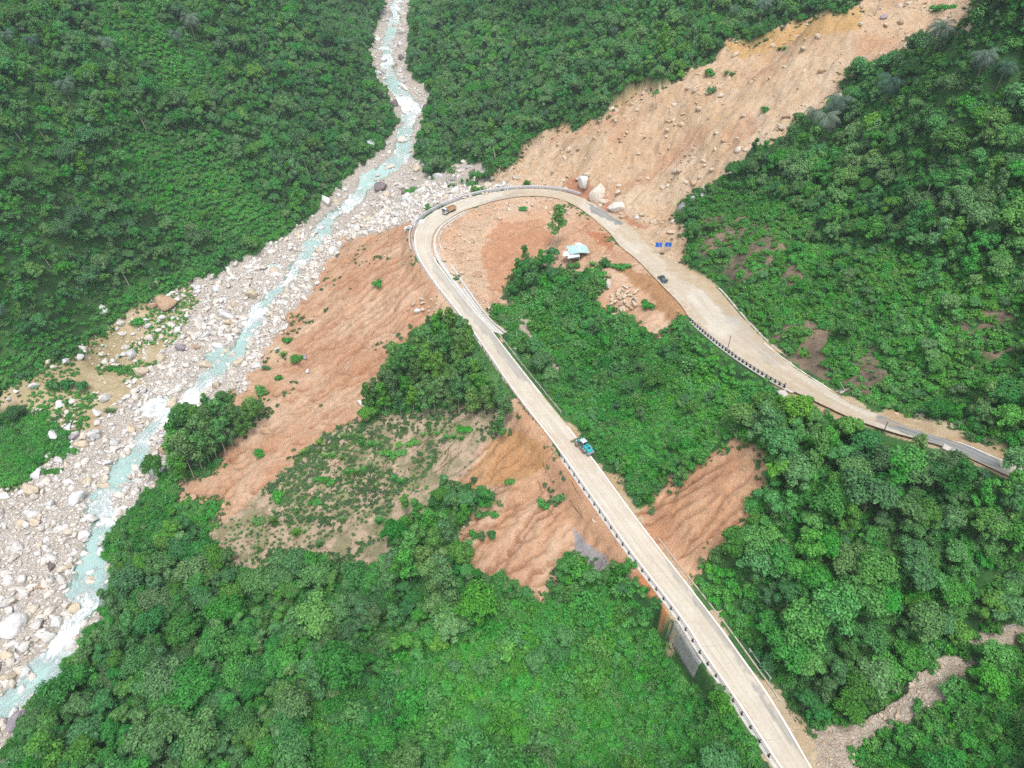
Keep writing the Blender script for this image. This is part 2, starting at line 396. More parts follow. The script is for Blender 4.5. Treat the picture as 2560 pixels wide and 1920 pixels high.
# ------------------------------------------------------------------ helpers for objects
def tag(o, label=None, cat=None, group=None, kind=None):
    if label: o['label'] = label
    if cat: o['category'] = cat
    if group: o['group'] = group
    if kind: o['kind'] = kind
    return o
def mesh_np(name, V, FQ, mat=None, smooth=False, FT=None):
    """mesh from arrays of quads (and triangles)"""
    me = bpy.data.meshes.new(name)
    V = np.asarray(V, np.float32)
    me.vertices.add(len(V)); me.vertices.foreach_set('co', V.ravel())
    parts, starts, s = [], [], 0
    for Fa, k in ((FQ, 4), (FT, 3)):
        if Fa is None or len(Fa) == 0: continue
        Fa = np.asarray(Fa, np.int32)
        parts.append(Fa.ravel()); starts.append(s + np.arange(len(Fa)) * k); s += len(Fa) * k
    L = np.concatenate(parts); S = np.concatenate(starts).astype(np.int32)
    me.loops.add(len(L)); me.loops.foreach_set('vertex_index', L)
    me.polygons.add(len(S)); me.polygons.foreach_set('loop_start', S)
    if smooth: me.polygons.foreach_set('use_smooth', np.ones(len(S), bool))
    me.update(calc_edges=True)
    if mat:
        for m in (mat if isinstance(mat, (list, tuple)) else [mat]): me.materials.append(m)
    return me
def link(name, me, parent=None, loc=None):
    o = bpy.data.objects.new(name, me); col.objects.link(o)
    if parent: o.parent = parent
    if loc is not None: o.location = loc
    return o
def empty(name, loc, rot=(0, 0, 0), sc=1.0):
    o = bpy.data.objects.new(name, None); col.objects.link(o)
    o.location = loc; o.rotation_euler = rot; o.scale = (sc, sc, sc); o.empty_display_size = .5
    return o
class MB:
    """collects boxes, bars, prisms and tubes into one mesh"""
    def __init__(s): s.v = []; s.f = []
    def add(s, V, Fs):
        k = len(s.v); s.v += [tuple(p) for p in V]; s.f += [tuple(k + i for i in f) for f in Fs]; return s
    def box(s, c, d, M=None, taper=1.0, bev=0):
        x, y, z = d[0] / 2, d[1] / 2, d[2] / 2
        V = []
        for sz in (-1, 1):
            k = taper if sz > 0 else 1
            for sx, sy in ((-1, -1), (1, -1), (1, 1), (-1, 1)):
                V.append(Vector((sx * x * k, sy * y * k, sz * z)))
        if M is not None: V = [M @ p for p in V]
        V = [p + Vector(c) for p in V]
        return s.add(V, [(3, 2, 1, 0), (4, 5, 6, 7), (0, 1, 5, 4), (1, 2, 6, 5), (2, 3, 7, 6), (3, 0, 4, 7)])
    def bar(s, a, b, w, h=None):
        a, b = Vector(a), Vector(b); h = h or w
        d = (b - a); L = d.length; d.normalize()
        up = Vector((0, 0, 1)) if abs(d.z) < .95 else Vector((1, 0, 0))
        r = d.cross(up).normalized(); u = r.cross(d)
        V = []
        for p in (a, b):
            for i, j in ((-1, -1), (1, -1), (1, 1), (-1, 1)): V.append(p + r * i * w / 2 + u * j * h / 2)
        return s.add(V, [(3, 2, 1, 0), (4, 5, 6, 7), (0, 1, 5, 4), (1, 2, 6, 5), (2, 3, 7, 6), (3, 0, 4, 7)])
    def tube(s, pts, rad, n=6, cap=True):
        k0 = len(s.v); N = len(pts)
        for i, p in enumerate(pts):
            p = Vector(p)
            d = (Vector(pts[min(i + 1, N - 1)]) - Vector(pts[max(i - 1, 0)]))
            d = d.normalized() if d.length > 1e-6 else Vector((0, 0, 1))
            up = Vector((1, 0, 0)) if abs(d.x) < .9 else Vector((0, 1, 0))
            r = d.cross(up).normalized(); u = r.cross(d)
            rr = rad[i] if hasattr(rad, '__len__') else rad
            for k in range(n):
                a = 2 * math.pi * k / n
                s.v.append(tuple(p + r * math.cos(a) * rr + u * math.sin(a) * rr))
        for i in range(N - 1):
            for k in range(n):
                a, b = k0 + i * n + k, k0 + i * n + (k + 1) % n
                s.f.append((a, b, b + n, a + n))
        if cap:
            s.f.append(tuple(k0 + k for k in range(n))[::-1]); s.f.append(tuple(k0 + (N - 1) * n + k for k in range(n)))
        return s
    def wheel(s, c, r, w, ax='y', n=14, inner=0.0):
        pts = []
        d = Vector((0, w / 2, 0)) if ax == 'y' else Vector((w / 2, 0, 0))
        c = Vector(c)
        return s.tube([c - d, c - d * .75, c + d * .75, c + d], [r * .9, r, r, r * .9], n)
    def prism(s, prof, y0, y1):
        """profile in x,z pushed along y"""
        n = len(prof); V = [(p[0], y0, p[1]) for p in prof] + [(p[0], y1, p[1]) for p in prof]
        Fs = [tuple(range(n)), tuple(range(2 * n - 1, n - 1, -1))] + [(i, i + n, (i + 1) % n + n, (i + 1) % n) for i in range(n)]
        return s.add(V, Fs)
    def build(s, name, mat, parent=None, smooth=False, bevel=0):
        me = bpy.data.meshes.new(name); me.from_pydata(s.v, [], s.f); me.update()
        me.materials.append(mat)
        if smooth: me.polygons.foreach_set('use_smooth', np.ones(len(me.polygons), bool))
        o = link(name, me, parent)
        if bevel:
            b = o.modifiers.new('bevel', 'BEVEL'); b.width = bevel; b.segments = 2; b.limit_method = 'ANGLE'
        return o

# ------------------------------------------------------------------ materials
def new_mat(name, rough=.9, spec=.2):
    m = bpy.data.materials.new(name); m.use_nodes = True
    b = m.node_tree.nodes['Principled BSDF']
    b.inputs['Roughness'].default_value = rough
    b.inputs['Specular IOR Level'].default_value = spec
    return m, m.node_tree, b
class NT:
    def __init__(s, t): s.t = t; s.n = t.nodes; s.l = t.links
    def node(s, ty, **kw):
        q = s.n.new(ty)
        for k, v in kw.items(): setattr(q, k, v)
        return q
    def put(s, q, i, v):
        if hasattr(v, 'node'): s.l.new(v, q.inputs[i])
        else: q.inputs[i].default_value = v
    def noise(s, vec, scale, detail=4, rough=.6):
        q = s.node('ShaderNodeTexNoise'); s.put(q, 'Vector', vec); q.inputs['Scale'].default_value = scale
        q.inputs['Detail'].default_value = detail; q.inputs['Roughness'].default_value = rough
        return q.outputs['Fac']
    def ramp(s, f, stops):
        q = s.node('ShaderNodeValToRGB'); s.put(q, 0, f)
        e = q.color_ramp.elements
        while len(e) < len(stops): e.new(.5)
        for k, (p, c) in enumerate(stops):
            e[k].position = p; e[k].color = (c, c, c, 1) if isinstance(c, (int, float)) else (*c, 1)
        return q.outputs[0]
    def mix(s, f, a, b, mode='MIX'):
        q = s.node('ShaderNodeMix', data_type='RGBA', blend_type=mode)
        s.put(q, 0, f)
        for i, v in ((6, a), (7, b)):
            if isinstance(v, tuple): v = (*v, 1) if len(v) == 3 else v
            s.put(q, i, v)
        return q.outputs[2]
    def math(s, op, a, b=0.0, clamp=False):
        q = s.node('ShaderNodeMath', operation=op, use_clamp=clamp); s.put(q, 0, a); s.put(q, 1, b); return q.outputs[0]
    def attr(s, name, typ='GEOMETRY'):
        q = s.node('ShaderNodeAttribute', attribute_name=name, attribute_type=typ); return q
    def bump(s, h, strength, dist):
        q = s.node('ShaderNodeBump'); s.put(q, 'Height', h); q.inputs['Strength'].default_value = strength; q.inputs['Distance'].default_value = dist
        return q.outputs[0]
def flat(name, c, rough=.6, spec=.3, metal=0, var=.12, scale=2.0):
    m, t, b = new_mat(name, rough, spec); T = NT(t)
    geo = T.node('ShaderNodeNewGeometry')
    nz = T.noise(geo.outputs['Position'], scale, 4)
    cc = T.mix(T.ramp(nz, [(.3, 0.0), (.75, 1.0)]), tuple(x * (1 - var) for x in c), tuple(min(1, x * (1 + var)) for x in c))
    t.links.new(cc, b.inputs['Base Color']); b.inputs['Metallic'].default_value = metal
    return m

# terrain material: colour of the soil comes from the mesh, fine grain, stones and cracks from noise
def terrain_material():
    m, t, b = new_mat('soil_and_rock', .95, .1); T = NT(t)
    geo = T.node('ShaderNodeNewGeometry'); pos = geo.outputs['Position']
    tint = T.attr('tint').outputs['Color']; cob = T.attr('cob').outputs['Fac']; dirt = T.attr('dirt').outputs['Fac']
    fl = T.attr('flow').outputs['Vector']
    n1 = T.noise(pos, .55, 5, .65); n2 = T.noise(pos, 2.4, 4, .7)
    c = T.mix(1.0, tint, T.ramp(n1, [(.25, .80), (.5, 1.0), (.75, 1.16)]), 'MULTIPLY')
    c = T.mix(1.0, c, T.ramp(n2, [(.3, .84), (.5, 1.0), (.7, 1.14)]), 'MULTIPLY')
    # rills in the soil
    mp = T.node('ShaderNodeMapping'); T.put(mp, 'Vector', fl); mp.inputs['Scale'].default_value = (1.0, .24, 1)
    r1 = T.noise(mp.outputs[0], .42, 5, .68); r2 = T.noise(mp.outputs[0], 1.1, 5, .7)
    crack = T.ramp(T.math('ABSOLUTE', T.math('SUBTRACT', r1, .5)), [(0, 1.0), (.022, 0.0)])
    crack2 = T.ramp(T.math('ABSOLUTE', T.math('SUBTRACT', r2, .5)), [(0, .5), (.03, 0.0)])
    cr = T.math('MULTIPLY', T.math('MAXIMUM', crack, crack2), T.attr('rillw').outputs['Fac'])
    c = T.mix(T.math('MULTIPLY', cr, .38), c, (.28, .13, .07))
    # scattered stones in soil
    vo = T.node('ShaderNodeTexVoronoi'); T.put(vo, 'Vector', pos); vo.inputs['Scale'].default_value = .9; vo.inputs['Randomness'].default_value = 1
    st = T.ramp(vo.outputs['Distance'], [(.20, 1.0), (.27, 0.0)])
    pick = T.ramp(T.node_sep(vo.outputs['Color']), [(.72, 0.0), (.76, 1.0)])
    stone = T.math('MULTIPLY', T.math('MULTIPLY', st, pick), dirt)
    c = T.mix(T.math('MULTIPLY', stone, .8), c, (.50, .40, .30))
    # cobbles of the river bed
    v2 = T.node('ShaderNodeTexVoronoi'); T.put(v2, 'Vector', pos); v2.inputs['Scale'].default_value = 1.25
    v3 = T.node('ShaderNodeTexVoronoi', feature='DISTANCE_TO_EDGE'); T.put(v3, 'Vector', pos); v3.inputs['Scale'].default_value = 1.25
    cc = T.mix(T.node_sep(v2.outputs['Color']), (.42, .36, .30), (.60, .56, .51))
    cc = T.mix(T.ramp(v3.outputs['Distance'], [(0, .8), (.10, 0.0)]), cc, (.27, .22, .18))
    cc = T.mix(1.0, cc, T.ramp(n1, [(.25, .86), (.75, 1.1)]), 'MULTIPLY')
    c = T.mix(T.math('MULTIPLY', cob, .75), c, cc)
    t.links.new(c, b.inputs['Base Color'])
    h = T.math('ADD', T.math('MULTIPLY', n1, .8), T.math('MULTIPLY', n2, .35))
    h = T.math('SUBTRACT', h, T.math('MULTIPLY', cr, .12))
    h = T.math('ADD', h, T.math('MULTIPLY', stone, .35))
    h = T.math('ADD', h, T.math('MULTIPLY', T.math('MULTIPLY', T.ramp(v3.outputs['Distance'], [(0, 0.0), (.3, 1.0)]), cob), .4))
    t.links.new(T.bump(h, .7, .6), b.inputs['Normal'])
    return m
def _sep(s, colsock):
    q = s.node('ShaderNodeSeparateColor'); s.put(q, 0, colsock); return q.outputs[0]
NT.node_sep = _sep
M_TERR = terrain_material()

def leaf_mat(name, c_lo, c_mid, c_hi, patch=.02, trans=.22, vary=1.0):
    m, t, b = new_mat(name, .62, .22); T = NT(t)
    oi = T.node('ShaderNodeObjectInfo')
    la = T.attr('leafr').outputs['Fac']
    pn = T.noise(oi.outputs['Location'], patch, 2, .5)
    f = T.math('ADD', T.math('MULTIPLY', oi.outputs['Random'], .42 * vary), T.math('MULTIPLY', la, .22))
    f = T.math('ADD', f, T.math('MULTIPLY', T.math('SUBTRACT', pn, .28 - .1 * (1 - vary)), 1.15))
    c = T.ramp(f, [(.12, c_lo), (.5, c_mid), (.92, c_hi)])
    # every plant has its own shade: olive, blue green, dull or fresh
    h = T.node('ShaderNodeHueSaturation'); T.put(h, 'Color', c)
    r2 = T.math('FRACT', T.math('MULTIPLY', oi.outputs['Random'], 37.7))
    r3 = T.math('FRACT', T.math('MULTIPLY', oi.outputs['Random'], 91.3))
    T.put(h, 'Hue', T.math('ADD', T.math('MULTIPLY', r2, .05 * vary), .50 - .03 * vary)); T.put(h, 'Saturation', T.math('ADD', T.math('MULTIPLY', r3, .36 * vary), 1.06 - .24 * vary))
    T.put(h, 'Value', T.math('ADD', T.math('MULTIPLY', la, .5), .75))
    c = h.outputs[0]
    t.links.new(c, b.inputs['Base Color'])
    tr = T.node('ShaderNodeBsdfTranslucent'); T.put(tr, 'Color', c); mx = T.node('ShaderNodeMixShader'); mx.inputs[0].default_value = trans
    t.links.new(b.outputs[0], mx.inputs[1]); t.links.new(tr.outputs[0], mx.inputs[2])
    t.links.new(mx.outputs[0], t.nodes['Material Output'].inputs['Surface'])
    return m
M_LEAF = leaf_mat('forest_leaves', (.043, .145, .042), (.076, .250, .064), (.130, .37, .085))
M_BUSH = leaf_mat('bush_leaves', (.052, .215, .048), (.092, .345, .072), (.15, .47, .092), .022, .25, .5)
M_FERN = leaf_mat('yellow_green_leaves', (.058, .21, .045), (.095, .30, .06), (.15, .37, .078), .04, .25, .6)
M_UNDER = leaf_mat('mixed_undergrowth', (.040, .155, .038), (.080, .290, .060), (.13, .41, .08), .02, .2, .7)
M_ACAC = leaf_mat('acacia_leaves', (.060, .17, .045), (.100, .265, .062), (.155, .37, .085), .05)
M_PALM = leaf_mat('palm_fronds', (.055, .115, .09), (.09, .165, .125), (.20, .28, .20), .05)
M_DRY = leaf_mat('dry_stalks', (.20, .13, .07), (.28, .20, .11), (.34, .26, .16), .05)
M_PALE = leaf_mat('pale_leaves', (.085, .28, .07), (.11, .34, .08), (.15, .42, .09), .05)
M_DULL = leaf_mat('dull_leaves', (.06, .13, .05), (.085, .19, .07), (.13, .26, .09), .05)
M_DRYG = leaf_mat('dry_grass', (.20, .15, .10), (.28, .22, .15), (.36, .30, .21), .05, .1, .5)
M_BARK = flat('bark', (.20, .17, .13), .9, .1)
M_GREYB = flat('weathered_grey_wood', (.27, .255, .235), .9, .1)
M_PBARK = flat('pale_bark', (.42, .38, .33), .9, .1)

# ------------------------------------------------------------------ terrain mesh
def build_terrain():
    ys = 38 * np.exp(np.arange(0, 930) * .00365)
    ts = np.linspace(-1.02, 1.02, 1060)
    Y = np.repeat(ys[:, None], len(ts), 1); X = (Y + 112) * ts[None, :]
    x, y = X.ravel(), Y.ravel()
    z, c, rill, u, v, wd, rd, nz, nf = height(x, y, None, True)
    N = len(x)
    tint = np.zeros((N, 3), np.float32)
    def setc(k, a, b=None, n_=None):
        m = c == k if not isinstance(k, tuple) else np.isin(c, k)
        a = np.array(a)
        if b is None: tint[m] = a
        else: tint[m] = a + (np.array(b) - a) * np.clip(n_[m], 0, 1)[:, None]
    big = np.clip((fbm(x * .03, y * .03, 3, 71) - .5) * 2.6 + .5, 0, 1)
    med = np.clip((fbm(x * .11, y * .11, 3, 72) - .5) * 3 + .5, 0, 1)
    str_ = np.clip((fbm(u * .12, v * .05, 4, 73) - .5) * 3.0 + .5, 0, 1)
    setc((Z_FOREST, Z_BUSH), (.035, .10, .03), (.07, .16, .045), med)
    setc(Z_BED, (.37, .325, .28), (.45, .415, .375), big)
    setc(Z_BANK, (.45, .36, .23), (.36, .29, .16), med)
    setc(Z_SLIDE, (.475, .325, .20), (.53, .41, .29), big * .5 + np.clip((fbm(x * .16, y * .16, 4, 77) - .5) * 4 + .5, 0, 1) * .5)
    setc(Z_LEFT, (.46, .265, .16), (.54, .38, .26), str_ * .5 + med * .5)
    setc(Z_SCRUB, (.41, .315, .225), (.20, .20, .105), np.clip((fbm(x * .25, y * .25, 3, 78) - .42) * 5, 0, 1) * .8)
    setc(Z_MID, (.48, .285, .17), (.56, .395, .275), str_)
    setc(Z_SCAR, (.50, .28, .16), (.57, .37, .235), str_)
    setc(Z_HAIR, (.50, .30, .18), (.58, .42, .30), str_ * .5 + big * .5)
    setc(Z_SHOULD, (.40, .29, .17), (.46, .37, .25), med)
    setc(Z_STREAM, (.44, .34, .24), (.36, .27, .185), med)
    setc(Z_BARE, (.13, .10, .075), (.23, .17, .12), med)
    # redder fresh soil in patches of the slides
    red = np.clip((fbm(x * .06, y * .06, 3, 75) - .58) * 7, 0, 1) * np.isin(c, (Z_SLIDE, Z_LEFT, Z_HAIR, Z_SCAR, Z_MID)) * .4
    tint = tint * (1 - red[:, None]) + np.array((.40, .19, .105)) * red[:, None]
    # rills: moist red soil, with the shade inside them darkened into the tint too
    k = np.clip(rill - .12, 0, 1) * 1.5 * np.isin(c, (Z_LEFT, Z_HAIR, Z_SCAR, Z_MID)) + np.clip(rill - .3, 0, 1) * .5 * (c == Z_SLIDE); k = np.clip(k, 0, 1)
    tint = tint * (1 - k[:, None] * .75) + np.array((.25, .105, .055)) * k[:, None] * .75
    # brown tipped spoil below the road gap and along the upper road, grey gravel fan, white puddled clay
    px, py, dep = project(x, y, z)
    px = px + (fbm(x * .2, y * .2, 3, 91) - .5) * 22; py = py + (fbm(x * .2, y * .2, 3, 92) - .5) * 16
    def spot(poly, colr, a=1.0, zs=None):
        m = inpoly(px, py, poly)
        if zs is not None: m &= np.isin(c, zs)
        tint[m] = tint[m] * (1 - a) + np.array(colr) * a
    soils = (Z_MID, Z_SCRUB, Z_HAIR, Z_SHOULD, Z_LEFT, Z_SLIDE, Z_BED)
    spot([(1060,950),(1110,925),(1190,970),(1180,1010),(1110,1040),(1050,1050),(1020,1100),(990,1085),(1030,1010)], (.42, .23, .10), .8, soils)
    spot([(1175,985),(1215,1010),(1420,1270),(1440,1330),(1380,1270),(1270,1190),(1225,1110)], (.40, .235, .14), .8, soils)
    spot([(1390,1240),(1440,1320),(1448,1370),(1400,1310),(1365,1240)], (.42, .17, .07), .9, soils)
    spot([(1240,1140),(1260,1170),(1290,1190),(1330,1220),(1320,1245),(1250,1240),(1238,1180)], (.25, .25, .26), .9, soils)
    spot([(1325,570),(1400,590),(1440,620),(1500,680),(1490,700),(1440,690),(1400,640),(1350,600)], (.36, .19, .085), .85, soils)
    spot([(1268,495),(1310,500),(1325,520),(1325,545),(1300,530),(1275,512)], (.40, .15, .07), .8, soils)
    spot([(930,455),(885,490),(880,470),(960,425),(1040,405),(1020,415)], (.36, .145, .075), .85, soils)
    spot([(1225,395),(1262,380),(1330,450),(1400,490),(1390,500),(1320,458),(1260,430),(1215,418)], (.38, .155, .085), .8, soils)
    spot([(1275,605),(1320,600),(1325,620),(1285,622)], (.62, .58, .52), .9, soils)
    spot([(1035,470),(1130,440),(1150,455),(1060,480),(1040,560),(1060,640),(1010,600),(990,540),(1000,490)], (.50, .38, .27), .6, (Z_HAIR,))
    spot([(1035,540),(1085,482),(1160,470),(1200,505),(1160,560),(1105,590),(1080,645),(1055,610)], (.45, .225, .125), .75, (Z_HAIR,))
    # pale rock floor along the lower edge of the upper slide
    spot([(1460,440),(1560,385),(1640,330),(1650,345),(1560,405),(1480,450),(1470,465)], (.52, .47, .41), .8, (Z_SLIDE,))
    spot([(1460,450),(1490,445),(1480,480),(1462,470)], (.40, .41, .40), .9, (Z_SLIDE, Z_SHOULD))
    # ochre cliff below the forest edge at the top
    spot([(1560,90),(1640,75),(1740,40),(1860,15),(1860,60),(1760,80),(1660,110),(1600,130)], (.45, .27, .09), .7, (Z_SLIDE,))
    # ground under water
    m = (wd < 1.0); tint[m] = (.22, .30, .26)
    # wet rim
    m = (wd >= 1.0) & (wd < 2.0) & (c == Z_BED); tint[m] *= .75
    me_v = np.stack([x, y, z], 1)
    ny, nx = Y.shape
    a = (np.arange(ny - 1)[:, None] * nx + np.arange(nx - 1)[None, :]).ravel()
    quads = np.stack([a, a + 1, a + 1 + nx, a + nx], 1)
    cob = np.where(np.isin(c, (Z_BED,)), 1.0, np.where(c == Z_STREAM, .8, 0)).astype(np.float32) * (wd > .5)
    dirt = np.select([c == Z_SLIDE, c == Z_LEFT, np.isin(c, (Z_MID, Z_SCAR)), np.isin(c, (Z_HAIR, Z_SHOULD, Z_SCRUB, Z_BANK))], [1.0, .5, .6, .9], 0).astype(np.float32)
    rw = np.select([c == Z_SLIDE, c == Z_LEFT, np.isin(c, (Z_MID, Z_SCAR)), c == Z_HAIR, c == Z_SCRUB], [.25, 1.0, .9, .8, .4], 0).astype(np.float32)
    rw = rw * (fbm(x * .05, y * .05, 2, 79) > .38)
    fc = c[quads[:, 0]]
    for name, sel in (('ground', ~np.isin(fc, (Z_BED, Z_STREAM, Z_SLIDE, Z_LEFT, Z_HAIR, Z_SCAR, Z_MID))), ('river_bed', np.isin(fc, (Z_BED, Z_STREAM))),
                      ('landslide_slope', np.isin(fc, (Z_SLIDE, Z_LEFT, Z_HAIR, Z_SCAR, Z_MID)))):
        q = quads[sel]
        uq, inv = np.unique(q.ravel(), return_inverse=True)
        me = mesh_np(name, me_v[uq], inv.reshape(-1, 4), M_TERR, True)
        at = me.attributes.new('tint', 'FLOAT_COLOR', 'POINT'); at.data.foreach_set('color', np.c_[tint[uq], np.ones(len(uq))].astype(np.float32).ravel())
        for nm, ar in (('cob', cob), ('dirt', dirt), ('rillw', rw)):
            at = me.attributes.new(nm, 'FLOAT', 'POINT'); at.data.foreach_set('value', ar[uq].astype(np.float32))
        at = me.attributes.new('flow', 'FLOAT_VECTOR', 'POINT'); at.data.foreach_set('vector', np.c_[u[uq], v[uq], np.zeros(len(uq))].astype(np.float32).ravel())
        tag(link(name, me), kind='structure')
build_terrain()

# ------------------------------------------------------------------ river water
def build_water():
    m, t, b = new_mat('river_water', .16, .5); T = NT(t)
    geo = T.node('ShaderNodeNewGeometry'); pos = geo.outputs['Position']
    fl = T.attr('flow').outputs['Vector']; rap = T.attr('rapid').outputs['Fac']
    mp = T.node('ShaderNodeMapping'); T.put(mp, 'Vector', fl); mp.inputs['Scale'].default_value = (1, .35, 1)
    nA = T.noise(mp.outputs[0], .8, 5, .7); nB = T.noise(mp.outputs[0], 2.2, 5, .75)
    f = T.math('ADD', T.math('MULTIPLY', nA, .6), T.math('MULTIPLY', nB, .4))
    f = T.math('ADD', f, T.math('MULTIPLY', T.math('SUBTRACT', rap, .5), .42))
    foam = T.ramp(f, [(.47, 0.0), (.55, .35), (.66, 1.0)])
    base_c = T.mix(T.noise(pos, .25, 3), (.30, .46, .43), (.44, .60, .57))
    t.links.new(T.mix(foam, base_c, (.80, .85, .85)), b.inputs['Base Color'])
    t.links.new(T.ramp(foam, [(0, .15), (1, .8)]), b.inputs['Roughness'])
    t.links.new(T.bump(T.math('ADD', f, foam), .8, .5), b.inputs['Normal'])
    ys = 60 * np.exp(np.arange(0, 560) * .0047); ts = np.linspace(-1.0, .25, 620)
    Y = np.repeat(ys[:, None], len(ts), 1); X = (Y + 112) * ts[None, :]
    x, y = X.ravel(), Y.ravel()
    wd, wi = bil(WD, x, y), bil(WI, x, y)
    # the stretches read off the picture as white rapids
    rp = np.array([.9,.7,.5,.6,.7,.4,.85,.9,.3,.75,.2,.25,.9,.5,.55,.7,.8,.55,.75,.1,.6,.9,.95,.6,.5,.35,.6,.95,.05,.3,.9,.8,.9,.6,.5,.5])
    rpd = np.interp(wi / 4, np.arange(len(rp)), rp) + (fbm(x * .12, y * .12, 2, 51) - .5) * .7
    z = base(x, y) - .42 + (fbm(x * .3, y * .3, 3, 52) - .5) * .5 * np.clip(rpd, 0, 1)
    ny, nx = Y.shape
    a = (np.arange(ny - 1)[:, None] * nx + np.arange(nx - 1)[None, :]).ravel()
    q = np.stack([a, a + 1, a + 1 + nx, a + nx], 1)
    q = q[(wd[q].min(1) < 1.2)]
    uq, inv = np.unique(q.ravel(), return_inverse=True)
    me = mesh_np('river', np.stack([x, y, z], 1)[uq], inv.reshape(-1, 4), m, True)
    i0 = np.clip(wi.astype(int), 0, len(WLINE) - 2)
    seg = WLINE[i0 + 1, :2] - WLINE[i0, :2]; seg /= np.linalg.norm(seg, axis=1)[:, None] + 1e-9
    # across and along the channel
    acr = (x - WLINE[i0, 0]) * seg[:, 1] - (y - WLINE[i0, 1]) * seg[:, 0]
    L = np.concatenate([[0], np.cumsum(np.linalg.norm(np.diff(WLINE[:, :2], axis=0), axis=1))])
    al = np.interp(wi, np.arange(len(L)), L)
    at = me.attributes.new('flow', 'FLOAT_VECTOR', 'POINT'); at.data.foreach_set('vector', np.c_[acr, al, 0 * al][uq].astype(np.float32).ravel())
    at = me.attributes.new('rapid', 'FLOAT', 'POINT'); at.data.foreach_set('value', rpd[uq].astype(np.float32))
    tag(link('river', me), kind='structure')
build_water()

# ------------------------------------------------------------------ road
def ribbon(name, A, B, mat, zoff=0.0, cols=2, thick=0.0, uvname=True):
    """surface between two lines"""
    n_ = len(A); V = []
    L = np.concatenate([[0], np.cumsum(np.linalg.norm(np.diff((A + B) / 2, axis=0), axis=1))])
    for j in range(cols):
        t = j / (cols - 1); p = A * (1 - t) + B * t; p = p.copy(); p[:, 2] += zoff; V.append(p)
    V = np.stack(V, 1).reshape(-1, 3)
    a = (np.arange(n_ - 1)[:, None] * cols + np.arange(cols - 1)[None, :]).ravel()
    Q = np.stack([a, a + 1, a + 1 + cols, a + cols], 1)
    me = mesh_np(name, V, Q, mat, True)
    fl = np.stack([np.repeat(np.linspace(0, 1, cols)[None, :], n_, 0), np.repeat(L[:, None], cols, 1), np.zeros((n_, cols))], 2)
    at = me.attributes.new('flow', 'FLOAT_VECTOR', 'POINT'); at.data.foreach_set('vector', fl.astype(np.float32).ravel())
    if thick:
        o = link(name, me); s = o.modifiers.new('thick', 'SOLIDIFY'); s.thickness = thick; s.offset = -1
        return o
    return link(name, me)
def dense(Pts, k=3):
    n_ = len(Pts); t = np.linspace(0, n_ - 1, (n_ - 1) * k + 1)
    return np.stack([np.interp(t, np.arange(n_), Pts[:, i]) for i in range(3)], 1)
